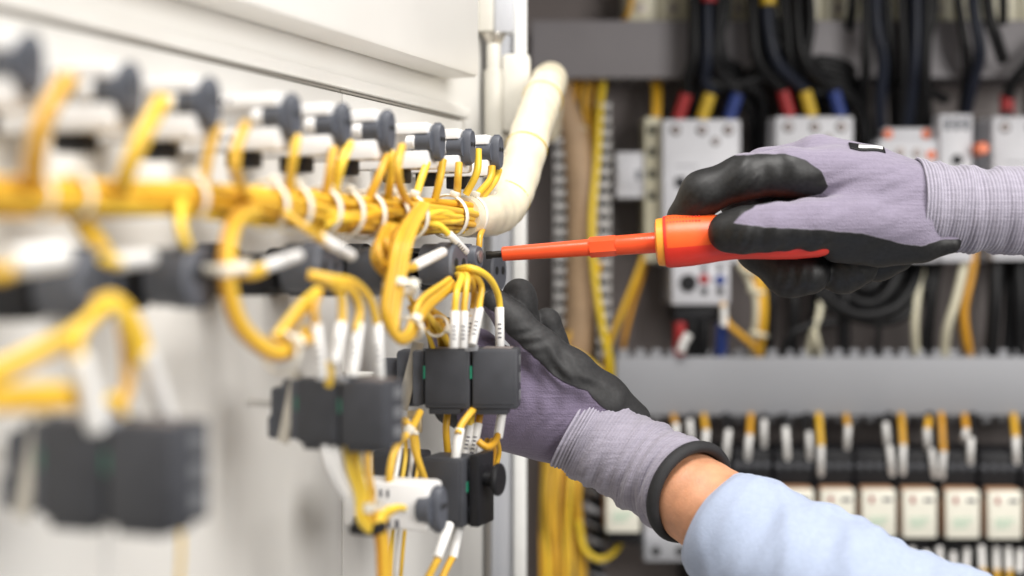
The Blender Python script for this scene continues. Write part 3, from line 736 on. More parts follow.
for k in range(3):
    wire(hz, dpts([(58 + 5 * k, 200, .05), (74 + 6 * k, 220, .045), (90 + 6 * k, 240, .045), (104 + 6 * k, 264, .05)]), 'yellow', 0.0022)
wire(hz, dpts([(-20, 270, .088), (0, 274, .09), (14, 268, .09)]), 'yellow', 0.0026, (DP(10, 262, .09), DP(62, 256, .09)), 0, .0048)
wire(hz, dpts([(104, 258, .085), (112, 262, .085), (120, 262, .085)]), 'yellow', 0.0022, (DP(114, 262, .084), DP(150, 258, .08)), 0, .0034)
wire(hz, dpts([(182, 202, .07), (180, 220, .075), (184, 240, .078), (192, 252, .075)]), 'yellow', .0022)
hz = thing('wire_harness', 'pale wires hanging under the far left contact pair', 'wiring', DP(110, 540, .09))
for px in (104, 178):
    wire(hz, dpts([(px, 512, .09), (px + 3, 545, .09), (px, 600, .088), (px - 4, 640, .088)]), 'ferrule' if px < 150 else 'yellow', .0011)

# ------------------------------------------------------------------ inside the cabinet: cable ducts
def pbox(mb, x0, y0, x1, y1, Yf, dep, bev=0.001, mi=0):
    """a box whose front face spans these pixels at depth Yf"""
    a = P(x0, y0, Yf); c = P(x1, y1, Yf)
    return mb.box(((a.x + c.x) / 2, Yf + dep / 2, (a.z + c.z) / 2), (abs(c.x - a.x), dep, abs(a.z - c.z)), bev, mi)
def hduct(label, x0, x1, y0, y1, Yf, m, teeth=True):
    t = thing('cable_duct', label, 'cable duct', P((x0 + x1) / 2, (y0 + y1) / 2, YP - .0005))
    a = P(x0, y0, Yf); c = P(x1, y1, Yf); dep = YP - Yf - 0.0005
    b = MB(); pbox(b, x0, y0, x1, y1, Yf, 0.006, 0.0016); build(b, 'cover', m, t)
    b = MB(); b.box(((a.x + c.x) / 2, YP - 0.003, (a.z + c.z) / 2), (c.x - a.x, 0.005, abs(a.z - c.z) - .002), 0.0005)
    for zz in (a.z, c.z):
        n = int((c.x - a.x) / 0.0155)
        for i in range(n):
            b.box((a.x + (i + .5) * (c.x - a.x) / n, Yf + 0.0062 + (dep - .008) / 2, zz - math.copysign(.0012, zz - (a.z + c.z) / 2)), (0.0095, dep - 0.008, 0.0022), 0.0004)
        up = 1 if zz == a.z else -1
        for i in range(n if teeth else 0):
            b.box((a.x + (i + .5) * (c.x - a.x) / n, Yf + 0.0078, zz + up * 0.0034), (0.0088, 0.0022, 0.0066), 0.0005)
    build(b, 'slotted_body', m, t)
    b = MB(); b.box(((a.x + c.x) / 2, YP - .018, (a.z + c.z) / 2), (c.x - a.x - .01, 0.022, abs(a.z - c.z) - .012), 0.003); build(b, 'wire_fill', 'black', t)
    return t
hduct('grey horizontal cable duct with slotted edge, running behind the lower glove', 616, 1130, 357, 416, 1.37, 'duct')
hduct('dusky grey horizontal cable duct along the top, behind the hanging black cables', 531, 1130, 20, 78, 1.385, 'duct_shaded', False)
def vduct(label, x0, x1, y0, y1, Yf):
    t = thing('slotted_strip', label, 'cable duct', P((x0 + x1) / 2, (y0 + y1) / 2, YP - .0005))
    a = P(x0, y0, Yf); c = P(x1, y1, Yf)
    b = MB(); b.box(((a.x + c.x) / 2, (Yf + YP) / 2, (a.z + c.z) / 2), (c.x - a.x - .002, YP - Yf - 0.004, a.z - c.z), 0.001); build(b, 'core', 'void', t)
    b = MB(); n = int((a.z - c.z) / 0.0125)
    for i in range(n):
        b.box(((a.x + c.x) / 2, Yf, a.z - (i + .5) * (a.z - c.z) / n), (c.x - a.x + .001, 0.003, 0.0066), 0.0006)
    for xx in (a.x, c.x): b.box((xx, Yf + .0032, (a.z + c.z) / 2), (0.0012, 0.003, a.z - c.z), 0.0003)
    build(b, 'fingers', 'strip', t)
vduct('narrow vertical slotted strip beside the tan loom, nearer the frame post', 555, 566, 96, 420, 1.40)
vduct('narrow vertical slotted strip right of the tan loom', 598, 610, 100, 400, 1.40)

# ------------------------------------------------------------------ contactors
YC = 1.36
def make_contactor(loc, label, w=0.0765, h=0.14, dep=0.088):
    t = thing('contactor', label, 'contactor', loc, 0, 'white contactors on the mounting plate')
    b = MB(); b.box((0, -dep * .34, h / 2), (w, dep * .66, h), 0.002); build(b, 'base', 'white_dev', t, False)
    b = MB(); b.box((0, -dep + .012, h / 2), (w - .002, 0.024, h - .002), 0.0022)
    b.box((0, -dep - .0002, h * .50), (w - .012, 0.0016, h * .46), 0.0005)
    for k in range(5): b.box((-w * .30 + k * .0042, -dep - .0012, h * .675), (0.0030, 0.0004, 0.0012), 0, 1)
    for k in range(9): b.box((-w * .30 + k * .0042, -dep - .0012, h * .40), (0.0030, 0.0004, 0.0010), 0, 1)
    build(b, 'front', ['white_dev', 'print'], t, False)
    for x, z in ((-w * .33, .918), (0, .918), (w * .33, .918), (w * .17, .84)):
        r = 0.0052 if z > .9 else .0042
        s = MB(); s.lathe((x, -dep + .0004, h * z), (0, -1, 0), [(0, r), (.0006, r), (.0006, r * .72), (.0004, r * .70)], 18); sc = build(s, 'terminal_hole', 'black', t, False)
        s = MB(); s.lathe((x, -dep - .0001, h * z), (0, -1, 0), [(0, r * .66), (.0007, r * .62), (.0009, r * .5)], 14); build(s, 'screw', 'screw', sc, False)
    s = MB(); s.box((-w * .27, -dep - .001, h * .56), (0.0105, 0.003, 0.0105), 0.0012); build(s, 'actuator', 'black', t, False)
    return t
def base_at(xc, ytop, h): 
    v = P(xc, ytop, YC); return Vector((v.x, YP - .0005, v.z - h))
ca = make_contactor(base_at(702, 118, .14), 'white contactor left of the gloved hand, its top three terminals fed by red, yellow and blue sleeves')
ca['label'] = 'white contactor behind the screwdriver handle, leftmost of the large contactors'
dup(ca, base_at(815, 115, .14), 0, 'white contactor showing only its top edge above the upper glove')
dup(ca, base_at(1032, 115, .14), 0, 'white contactor cut by the right edge of the photo')
# overload relay under the first contactor
t = thing('overload_relay', 'white overload relay with dial, red and blue buttons under the leftmost contactor', 'relay', Vector((P(701, 305, YC).x, YP - .0005, P(701, 305, YC).z)))
b = MB(); pbox(b, 672, 259, 730, 305, YC + .003, YP - YC - .004, 0.002); build(b, 'case', 'white_dev', t)
b = MB(); b.lathe(P(688, 283, YC + .0035), (0, -1, 0), [(0, .0085), (.002, .0085), (.003, .0075), (.003, .003), (.0022, .0025)], 26); build(b, 'dial', 'black', t)
for px, py, m_, r in ((704, 279, 'red', .0052), (720, 280, 'blue', .0052), (704, 268, 'slate', .0032), (720, 268, 'slate', .0032), (704, 291, 'black', .0036), (720, 291, 'black', .0036)):
    b = MB(); b.lathe(P(px, py, YC + .0035), (0, -1, 0), [(0, r), (.0015, r), (.0024, r * .8)], 18); build(b, 'button', m_, t)
b = MB(); pbox(b, 674, 306, 729, 322, YC + .008, .06, .002); build(b, 'terminal_shroud', 'black', t)
# auxiliary module and breaker to the right
t = thing('auxiliary_module', 'white auxiliary module with orange terminals, behind the cuff of the upper glove', 'relay', Vector((P(910, 262, YC).x, YP - .0005, P(910, 262, YC).z)))
b = MB(); pbox(b, 879, 139, 941, 262, YC, YP - YC - .001, .002); pbox(b, 884, 128, 936, 139.5, YC + .012, .05, .001); build(b, 'case', 'white_dev', t)
for px, py in ((888, 134), (926, 134), (931, 155), (917, 153), (900, 152)):
    b = MB(); b.lathe(P(px, py, YC + (.012 if py < 140 else 0)), (0, -1, 0), [(0, .0045), (.0012, .0045), (.0018, .0035)], 16); build(b, 'terminal', 'orange_dot' if py != 152 and px != 917 else 'screw', t)
t = thing('circuit_breaker', 'narrow white circuit breaker standing between the auxiliary module and right contactor', 'breaker', Vector((P(956, 262, YC).x, YP - .0005, P(956, 262, YC).z)))
b = MB(); pbox(b, 940, 114, 973, 262, YC - .006, YP - YC + .004, .002); build(b, 'case', 'white_dev', t)
for px in (948, 957, 966):
    b = MB(); pbox(b, px - 3, 118, px + 3, 130, YC - .0066, .002, .0006); build(b, 'terminal', 'slate', t)
b = MB(); b.lathe(P(957, 160, YC - .0058), (0, -1, 0), [(0, .0052), (.002, .0052), (.003, .0040)], 18); build(b, 'button', 'black', t)
solo(MB().lathe(P(976, 150, YC), (0, -1, 0), [(0, .006), (.02, .006), (.022, .0045)], 20), 'indicator_cap', 'orange_dot', 'orange round cap beside the narrow circuit breaker', 'indicator')
# small parts left of the contactors
t = thing('socket_module', 'small white module on the back plate left of the terminal strip', 'module', P(630, 175, YP - .0005))
b = MB(); pbox(b, 616, 152, 645, 198, 1.39, .058, .002); pbox(b, 618, 164, 643, 186, 1.3885, .004, .0008); build(b, 'case', 'white_dev', t)
b = MB(); pbox(b, 636, 170, 641, 180, 1.3875, .003, .0008); build(b, 'latch', 'slate', t)
t = thing('terminal_strip', 'upright pale terminal strip beside the leftmost contactor', 'terminal', P(652, 190, YP - .0005))
b = MB(); pbox(b, 645, 117, 660, 262, 1.385, .064, .001); build(b, 'rail', 'cream', t)
for py in (130, 152, 174, 196):
    b = MB(); pbox(b, 648, py - 4, 656, py + 4, 1.3845, .002, .0005); build(b, 'terminal', 'void', t)

# ------------------------------------------------------------------ row of cream terminals above the top duct
t0_ = None
for k in range(13):
    px = 640 + k * 33
    v = P(px, -12, 1.40); loc = Vector((v.x, YP - .0005, v.z))
    lab = f'pale cream terminal block above the top duct, {["first","second","third","fourth","fifth","sixth","seventh","eighth","ninth","tenth","eleventh","twelfth","thirteenth"][k]} from the left'
    if t0_ is None:
        t0_ = thing('terminal_block', lab, 'terminal', loc, 0, 'cream terminal blocks above the top duct')
        b = MB(); b.box((0, -.026, 0), (0.031, 0.050, 0.066), .002); build(b, 'case', 'cream', t0_, False)
        b = MB(); b.lathe((0, -.0508, -.020), (0, -1, 0), [(0, .0045), (.0008, .0045), (.0012, .003)], 14); build(b, 'screw', 'screw', t0_, False)
    else: dup(t0_, loc, 0, lab)

# ------------------------------------------------------------------ black cables with coloured sleeves
def cable(parent, l, r=.0046, m='black_wire', sleeve=None, sm='red', sr=None):
    b = MB(); b.tube([P(*a) for a in l], r, 12); o = build(b, 'cable', m, parent)
    if sleeve:
        b = MB(); b.tube([P(*sleeve[0]), P(*sleeve[1])], sr or r * 1.22, 14, smooth_path=False); build(b, 'sleeve', sm, o)
    return o
YK = 1.372
def feed(label, xs, tx, sx, ys=92, ye=119, lean=9):
    t = thing('cable_bundle', label, 'cables', P(sum(sx) / 3, ys, YK), 0, 'black power cables dropping to the contactors')
    for i, m_ in enumerate(('red', 'yel_sleeve', 'blue')):
        cable(t, [(xs[i] - 2, -60, 1.36), (xs[i], -20, 1.36), (xs[i] + 1, 20, 1.355), (tx[i], 58, 1.355), ((tx[i] + sx[i]) / 2, 80, YK - .006), (sx[i] + lean, ys, YK), (sx[i], ye, YK + .004)], .0052 + .0006 * (i == 1), 'black_wire' if i != 1 else 'navy_wire',
              ((sx[i] + lean * .9, ys + 2, YK), (sx[i], ye, YK + .003)), m_, .0062)
    r2 = random.Random(int(sum(xs)))
    for k in range(11):                                        # spare conductors crowding behind
        xa = r2.uniform(min(xs) - 6, max(xs) + 8); xm = r2.uniform(min(tx) - 4, max(tx) + 10); xb = r2.uniform(min(sx) - 8, max(sx) + 26)
        cable(t, [(xa, -60, 1.375), (xa + 2, 10, 1.368), (xm, 62, 1.368), ((xm + xb) / 2 + r2.uniform(-6, 6), 84 + r2.uniform(-6, 6), 1.385), (xb, 108 + r2.uniform(-4, 20), 1.41), (xb + r2.uniform(-8, 8), 150, 1.43)], .0048)
    for k in range(6):
        y = 64 + 6 * k
        cable(t, [(sx[0] + 8, y + 18, 1.39), (sx[0] + 22, y + 2, 1.38), (sx[1] + 8, y - 2 + r2.uniform(-4, 4), 1.378), (sx[2] + 6, y + 2, 1.385), (sx[2] + 22, y + 22, 1.40), (sx[2] + 24, y + 60, 1.43)], .0048)
    return t
ta = feed('black cables ending in red, yellow and blue sleeves above the leftmost contactor', (693, 706, 718), (694, 707, 716), (678, 702, 729))
for x, sm in ((709, 'red'), (696, 'black')):
    pass
b = MB(); b.tube([P(709, -14, 1.352), P(709, 2, 1.3515)], .0072, 14, smooth_path=False); build(b, 'sleeve', 'red', ta)
tb = feed('black cables ending in red, yellow and blue sleeves above the middle contactor', (752, 766, 796), (757, 775, 803), (790, 812, 841), 89, 116, -8)
b = MB(); b.tube([P(768, -14, 1.352), P(768, 5, 1.3515)], .0072, 14, smooth_path=False); build(b, 'sleeve', 'yel_sleeve', tb)
for l in ([(780, -40, 1.365), (787, 30, 1.36), (792, 66, 1.365), (812, 78, 1.385), (850, 84, 1.40)], [(806, -40, 1.36), (811, 20, 1.355), (806, 66, 1.36), (822, 84, 1.38), (846, 104, 1.40), (850, 150, 1.42)],
          [(742, 100, 1.40), (752, 72, 1.375), (790, 68, 1.37), (820, 76, 1.38), (850, 98, 1.40)], [(700, 72, 1.365), (720, 86, 1.37), (760, 78, 1.37), (784, 70, 1.37), (800, 84, 1.38)],
          [(715, 64, 1.36), (734, 82, 1.37), (758, 92, 1.38), (764, 120, 1.40), (762, 200, 1.42)]):
    cable(tb, l, .0050)
tc_ = thing('cable_bundle', 'long black cables hanging past the top duct behind the upper glove', 'cables', P(890, 60, 1.36), 0, 'black power cables dropping to the contactors')
for l, r, m_ in [([(864, -50, 1.36), (866, 20, 1.355), (866, 70, 1.36), (862, 100, 1.39), (868, 150, 1.40)], .005, 'black_wire'), ([(875, -50, 1.36), (876, 20, 1.355), (883, 60, 1.36), (880, 110, 1.38), (884, 150, 1.40)], .0058, 'navy_wire'),
        ([(855, -50, 1.37), (852, 10, 1.37), (846, 40, 1.41)], .005, 'black_wire'),
        ([(900, -50, 1.36), (902, 10, 1.355), (904, 70, 1.36), (900, 132, 1.39)], .0042, 'black_wire'), ([(914, -50, 1.36), (916, 10, 1.355), (914, 70, 1.36), (906, 132, 1.39)], .0058, 'navy_wire'), ([(926, -50, 1.36), (927, 20, 1.355), (925, 80, 1.36), (928, 132, 1.39)], .0058, 'black_wire'),
        ([(882, -50, 1.37), (888, 30, 1.365), (892, 80, 1.38), (896, 150, 1.41)], .0050, 'black_wire'), ([(908, -50, 1.37), (908, 40, 1.365), (918, 90, 1.37), (914, 150, 1.40)], .0050, 'black_wire'), ([(932, -50, 1.37), (934, 10, 1.365), (920, 70, 1.37), (921, 150, 1.40)], .0050, 'black_wire'), ([(893, 85, 1.40), (905, 88, 1.385), (930, 92, 1.39), (946, 100, 1.40)], .005, 'black_wire')]:
    cable(tc_, l, r, m_)
td_ = thing('cable_bundle', 'black cables curving over the top duct near the right edge of the photo', 'cables', P(985, 60, 1.36), 0, 'black power cables dropping to the contactors')
for l, r, m_ in [([(952, -50, 1.36), (958, 0, 1.355), (966, 50, 1.355), (966, 84, 1.38), (962, 112, 1.39)], .0044, 'black_wire'), ([(970, -50, 1.36), (974, 10, 1.35), (980, 50, 1.352), (974, 78, 1.37), (966, 112, 1.39)], .0060, 'navy_wire'),
        ([(984, -40, 1.35), (988, 10, 1.345), (995, 35, 1.345), (1003, 60, 1.36)], .0060, 'black_wire'), ([(1001, -40, 1.35), (1003, 0, 1.35), (1003, 22, 1.37)], .0046, 'black_wire'),
        ([(1060, 30, 1.35), (1030, 62, 1.35), (1012, 84, 1.36), (1008, 98, YK), (1007, 117, YK)], .0058, 'black_wire'), ([(1070, 50, 1.36), (1040, 74, 1.36), (1030, 100, YK), (1030, 117, YK)], .0058, 'black_wire')]:
    cable(td_, l, r, m_, ((1007, 94, YK), (1007, 117, YK + .002)) if l[-1][0] == 1007 else None, 'red', .0066)

# ------------------------------------------------------------------ yellow wires and loom at the left of the plate
t = thing('cable_loom', 'tan taped cable loom hanging between two narrow slotted strips', 'cable loom', P(580, 230, 1.40))
b = MB(); b.tube([P(556, 60, 1.42), P(562, 100, 1.41), P(575, 140, 1.405), P(581, 200, 1.40), P(581, 270, 1.40), P(578, 340, 1.40), P(568, 420, 1.41)], [.012, .0125, .0145, .0152, .0152, .0145, .014], 22, step=.004); build(b, 'jacket', 'loom', t)
for py in (128, 132): 
    b = MB(); b.ring(P(574, py, 1.407), (0.1, 0, 1), .0129, .0016, 22, 6); build(b, 'tape', 'cream', t)
def ywire(parent, l, m='yellow2', r=.0026):
    b = MB(); b.tube([P(*a) for a in l], r, 10); return build(b, 'wire', m, parent)
t = thing('wire_harness', 'yellow wires running down the back plate behind the screwdriver shaft', 'wiring', P(600, 230, 1.39))
ywire(t, [(604, 76, 1.41), (600, 110, 1.40), (597, 160, 1.39), (592, 220, 1.375), (594, 270, 1.375), (602, 325, 1.375), (611, 370, 1.38), (612, 420, 1.39)], 'lemon', .0034)
for k in range(3): ywire(t, [(590 + 6 * k, 70, 1.42), (584 + 7 * k, 105, 1.415), (593 + 3 * k, 150, 1.41), (598 + 3 * k, 230, 1.415)], 'yellow2', .0028)
for k in range(2): ywire(t, [(575 + 6 * k, 76, 1.42), (566 + 7 * k, 110, 1.41), (568 + 6 * k, 135, 1.405)], 'yellow2', .0028)
for k in range(2): ywire(t, [(653 + 5 * k, 74, 1.42), (655 + 4 * k, 95, 1.40), (654 + 4 * k, 120, 1.39)], 'yellow2', .0032)
ywire(t, [(654, 186, 1.395), (652, 230, 1.395), (638, 272, 1.39), (622, 312, 1.39), (609, 345, 1.395), (604, 380, 1.40)], 'yellow2', .0030)
ywire(t, [(648, 258, 1.40), (634, 300, 1.40), (624, 340, 1.40), (622, 362, 1.42)], 'yellow2', .0026)
ywire(t, [(600, 262, 1.395), (588, 305, 1.395), (569, 335, 1.39), (560, 352, 1.39)], 'yellow2', .0028)
for k in range(3): ywire(t, [(556, 346 + 3 * k, 1.385), (572, 352 + 5 * k, 1.38), (594, 366 + 7 * k, 1.38), (612, 394 + 8 * k, 1.385), (618, 450, 1.39)], 'yellow', .0030)
ywire(t, [(636, -30, 1.40), (630, 8, 1.39), (624, 20, 1.40)], 'yellow2', .0028)
t = thing('wire_harness', 'thick fall of yellow wires between the frame post and the spiral wrapped cable', 'wiring', P(565, 520, 1.38))
rr = random.Random(11)
for k in range(12):
    x = 542 + k * 3.6
    ywire(t, [(x + 12, 400, 1.40), (x + 4, 440, 1.39 + rr.uniform(-.01, .01)), (x + rr.uniform(-3, 3), 500, 1.375 + rr.uniform(-.012, .012)), (x + rr.uniform(-5, 5), 560, 1.375), (x + rr.uniform(-5, 5), 640, 1.38)], 'yellow' if k % 3 else 'yellow2', .0025)
ywire(t, [(578, 520, 1.37), (584, 548, 1.365), (598, 559, 1.36), (612, 554, 1.365), (622, 540, 1.38)], 'lemon', .0030)
t = thing('spiral_wrapped_cable', 'black cable in a grey spiral wrap at the lower left of the plate', 'cable', P(596, 520, 1.38))
b = MB(); b.tube([P(590, 400, 1.39), P(594, 450, 1.385), P(596, 520, 1.38), P(597, 640, 1.38)], .0068, 16, step=.004); build(b, 'core', 'black', t)
b = MB()
hp = []
for i in range(260):
    s = i / 259; py = 430 + s * 190; px = 593 + 4 * s; a = s * 2 * math.pi * 11.5
    c = P(px, py, 1.382); hp.append(c + Vector((math.cos(a) * .0080, math.sin(a) * .0080, 0)))
b.tube(hp, .0038, 8, smooth_path=False, ell=(1.0, .35), up=(0, 0, 1)); build(b, 'spiral', 'duct', t)

# ------------------------------------------------------------------ wires between the overload relay and the lower duct
t = thing('cable_bundle', 'red, black and blue cables with a white marker under the overload relay', 'cables', P(700, 335, YK), 0)
for px, m_, r in ((680, 'red', .0060), (692, 'black_wire', .0062), (704, 'black_wire', .0062), (722, 'blue', .0060)):
    b = MB(); b.tube([P(px, 318, YK + .004), P(px, 335, YK + .002), P(px - 2, 362, YK + .012)], r, 14); build(b, 'cable', m_, t)
b = MB(); b.tube([P(689, 334, 1.362), P(684, 342, 1.362), P(681, 351, 1.364)], .0042, 12); build(b, 'marker_sleeve', 'ferrule', t)
t = thing('wire_harness', 'yellow and white striped wires bending down beside the overload relay', 'wiring', P(755, 300, 1.37))
ywire(t, [(722, 292, 1.37), (726, 320, 1.36), (742, 336, 1.36), (756, 350, 1.37), (758, 366, 1.39)], 'yellow2', .0032)
b = MB(); b.tube([P(724, 306, 1.355), P(724, 326, 1.355)], .0034, 12, smooth_path=False); build(b, 'marker_sleeve', 'ferrule', t)
for k, (m_, r) in enumerate((('yellow2', .0045), ('yellow2', .0042), ('cream', .0040))):
    ywire(t, [(732 - 3 * k, 240 + 4 * k, 1.39), (746 - 3 * k, 258 + 3 * k, 1.37), (758 - 4 * k, 276 + 3 * k, 1.365), (763 - 3 * k, 300, 1.362), (762 - 3 * k, 330, 1.365), (757 - 3 * k, 364, 1.385)], m_, r)
for px, py in ((749, 272), (757, 292), (758, 334)):
    b = MB(); b.ring(P(px, py, 1.366), (0.2, 0, 1), .0085, .0016, 18, 6, flat=1.5); build(b, 'binding', 'cream', t)
t = thing('cable_bundle', 'black cables looping and dropping into the lower duct under the upper glove', 'cables', P(840, 310, 1.37), 0)
for l, r in [([(790, 250, 1.40), (794, 300, 1.375), (792, 362, 1.385)], .0058), ([(816, 250, 1.40), (815, 300, 1.385), (811, 362, 1.39)], .0050), ([(843, 250, 1.40), (844, 300, 1.375), (844, 362, 1.385)], .0062),
             ([(822, 270, 1.38), (832, 300, 1.37), (860, 315, 1.365), (895, 308, 1.365), (915, 282, 1.375), (921, 250, 1.40)], .0052), ([(838, 262, 1.38), (850, 296, 1.375), (872, 304, 1.37), (890, 290, 1.37), (902, 262, 1.38), (904, 230, 1.40)], .0052),
             ([(850, 262, 1.39), (858, 286, 1.38), (870, 288, 1.375), (882, 272, 1.38), (886, 240, 1.40)], .0052), ([(812, 285, 1.38), (836, 310, 1.37), (880, 322, 1.37), (908, 312, 1.37), (926, 280, 1.38)], .0050),
             ([(781, 362, 1.38), (788, 338, 1.37), (808, 326, 1.37), (836, 322, 1.37)], .0040), ([(880, 318, 1.37), (878, 340, 1.37), (876, 364, 1.385)], .0030),
             ([(772, 250, 1.40), (772, 300, 1.38), (768, 362, 1.39)], .0040), ([(935, 240, 1.39), (930, 300, 1.37), (921, 362, 1.385)], .0044), ([(946, 240, 1.39), (936, 290, 1.375), (929, 362, 1.385)], .0030), ([(926, 250, 1.39), (928, 310, 1.38), (932, 362, 1.39)], .0040)]:
    cable(t, l, r)
for k in range(5):
    cable(t, [(806 + 9 * k, 262, 1.40), (820 + 7 * k, 284 + 3 * k, 1.39), (852 + 5 * k, 296 + 4 * k, 1.388), (884 + 5 * k, 286 + 3 * k, 1.39), (900 + 7 * k, 256, 1.40), (904 + 7 * k, 225, 1.41)], .0050)
t = thing('cable_bundle', 'thick black cables dropping into the lower duct below the glove cuff', 'cables', P(1000, 300, 1.37), 0)
for l, r in [([(996, 220, 1.39), (995, 300, 1.37), (990, 364, 1.385)], .0075), ([(1008, 220, 1.40), (1010, 300, 1.385), (1006, 364, 1.39)], .0060), ([(1018, 220, 1.39), (1020, 300, 1.37), (1020, 364, 1.385)], .0062), ([(1032, 220, 1.39), (1030, 300, 1.37), (1036, 364, 1.385)], .0060)]:
    cable(t, l, r)
t = thing('wire_harness', 'white wires and yellow wires dropping into the lower duct left of the thick black cables', 'wiring', P(950, 300, 1.37))
for l, m_, r in [([(968, 225, 1.38), (965, 260, 1.365), (956, 300, 1.36), (947, 330, 1.365), (944, 364, 1.385)], 'cream', .0042), ([(976, 225, 1.39), (972, 270, 1.375), (964, 310, 1.37), (968, 345, 1.375), (972, 366, 1.39)], 'yellow2', .0042), ([(962, 300, 1.38), (962, 330, 1.38), (970, 364, 1.39)], 'yellow2', .0030),
                 ([(924, 262, 1.39), (917, 300, 1.37), (915, 330, 1.37), (917, 362, 1.385)], 'cream', .0036), ([(822, 262, 1.39), (820, 310, 1.372), (812, 336, 1.37), (807, 362, 1.385)], 'cream', .0032), ([(814, 330, 1.366), (818, 345, 1.368), (820, 362, 1.385)], 'cream', .0030)]:
    ywire(t, l, m_, r)

# ------------------------------------------------------------------ relays in their black sockets
YR = 1.33
def make_socket(loc, label):
    t = thing('relay_socket', label, 'socket', loc, 0, 'black relay sockets in a row below the lower duct')
    b = MB(); b.box((0, -.046, -.024), (0.0375, 0.090, 0.150), .002); b.box((0, -.075, .040), (0.0370, .056, .034), .003)
    b.box((0, -.097, .018), (.0372, .024, .010), .002); b.box((0, -.085, -.085), (.0370, .04, .030), .003)
    build(b, 'case', 'black', t, False)
    for k in range(4):
        x = -.0138 + k * .0092
        s = MB(); s.lathe((x, -.100, .040), (0, -.9, .45), [(0, .0036), (.004, .0036), (.0046, .0028)], 12); build(s, 'terminal', 'slate_dark', t, False)
        s = MB(); s.box((x, -.1092, .0185), (.0046, .003, .0070), .0012); build(s, 'clamp', 'slate_dark', t, False)
    return t
def make_relay(loc, label):
    t = thing('relay', label, 'relay', loc, 0, 'cream plug in relays in a row')
    b = MB(); b.box((0, -.062, 0), (0.0318, 0.060, 0.0462), .0022); build(b, 'case', 'amber', t, False)
    b = MB(); b.box((0, -.0935, -.0006), (0.0318, 0.006, 0.0450), .0018)
    b.box((-.0070, -.0970, .0130), (.0036, .0010, .0056), 0, 1); b.box((.0075, -.0970, .0128), (.0085, .0010, .0030), 0, 2)
    for i in range(3):
        for k in range(6 - i): b.box((-.008 + k * .0032, -.0969, -.0045 - i * .0036), (.0026, .0008, .0016), 0, 3)
    build(b, 'front', ['relay_front', 'red', 'print', 'faded'], t, False)
    return t
M['faded'] = mat('faded_green_print', (0.45, 0.62, 0.50), 0.6)
relx = [(797, 513), (838, 513), (879, 513), (920, 513.5), (963, 514), (1005, 514.5), (1047, 515), (1089, 515), (755, 512), (713, 511)]
rs = rl = None
nm = ['first relay position right of the blue sleeve', 'second from the blue sleeve', 'third from the blue sleeve', 'fourth from the blue sleeve', 'fifth from the blue sleeve', 'sixth from the blue sleeve']
for i, (px, py) in enumerate(relx[:8]):
    v = P(px, py, YR); loc = Vector((v.x, YP - .0005, v.z + .0))
    o_ = ORD[i]
    ls = f'black relay socket, {o_} in the row to the right of the blue shirt sleeve'
    lr = f'cream relay, {o_} in the row to the right of the blue shirt sleeve'
    if i == 0: lr = 'cream relay half hidden by the blue shirt sleeve'
    lo2 = Vector((v.x, YP - .024, v.z))
    if rs is None: rs = make_socket(loc, ls); rl = make_relay(lo2, lr)
    else: dup(rs, loc, 0, ls); dup(rl, lo2, 0, lr)
for px, lab in ((755, 'black relay socket directly behind the skin of the wrist'), (713, 'black relay socket behind the glove hem')):
    v = P(px, 512, YR); dup(rs, Vector((v.x, YP - .0005, v.z)), 0, lab)
v = P(623, 508, YR); dup(rl, Vector((v.x, YP - .024, v.z)), 0, 'cream relay on its own left of the glove cuff'); 
t = thing('relay_socket', 'black socket holding the lone cream relay left of the glove cuff', 'socket', Vector((v.x, YP - .0005, v.z)))
b = MB(); pbox(b, 603, 484, 645, 542, YR + .06, .05, .002); pbox(b, 606, 528, 642, 544, YR + .01, .08, .002); build(b, 'case', 'black', t)
t = thing('terminal_block', 'grey terminal block with two dark holes left of the shirt sleeve', 'terminal', P(666, 545, 1.40))
b = MB(); pbox(b, 644, 500, 700, 540, 1.375, .07, .002, 0); pbox(b, 644, 540.5, 700, 562, 1.365, .08, .002, 1); build(b, 'case', ['white_dev', 'duct'], t)
for px in (656, 680):
    b = MB(); b.lathe(P(px, 551, 1.3648), (0, -1, 0), [(0, .0044), (.0006, .0044), (.0009, .0036)], 16); build(b, 'terminal', 'void', t)

t = thing('wire_harness', 'orange and black wires with white sleeves dropping from the lower duct to the relay sockets', 'wiring', P(870, 440, 1.345))
YW = 1.345
for i, (px, f0, f1, m_) in enumerate([(676, 424, 450, 'yellow2'), (690, 420, 446, 'black_wire'), (706, 430, 456, 'yellow2'), (728, 430, 458, 'black_wire'), (749, 435, 459, 'yellow2'), (764, 420, 446, 'black_wire'), (786, 427, 459, 'black_wire'), (809, 432, 459, 'black_wire'),
        (821, 446, 475, 'yellow2'), (848, 426, 448, 'yellow2'), (886, 423, 447, 'black_wire'), (890, 446, 475, 'black_wire'), (903, 445, 474, 'yellow2'), (927, 429, 448, 'yellow2'), (932, 449, 477, 'black_wire'),
        (943, 452, 478, 'yellow2'), (971, 438, 464, 'black_wire'), (966, 430, 440, 'yellow2'), (1016, 437, 463, 'yellow2'), (1040, 440, 466, 'black_wire'), (1060, 446, 474, 'yellow2')]):
    dx = rr.uniform(-4, 4); lean = rr.uniform(-3, 3)
    b = MB(); b.tube([P(px + dx, 408, 1.40), P(px + dx * .7, 418, YW + .02), P(px - lean * .3, f0 + 3, YW)], .0032 if m_ == 'yellow2' else .0038, 10)
    o = build(b, 'wire', m_, t)
    b = MB(); b.tube([P(px - lean * .3, f0, YW), P(px + lean * .4, (f0 + f1) / 2, YW - .003), P(px + lean * .8, f1, YW + .004)], .0030, 12); build(b, 'marker_sleeve', 'ferrule', o)
t = thing('wire_harness', 'yellow wires with white sleeves fanning out below the relays at the bottom edge', 'wiring', P(950, 570, 1.35))
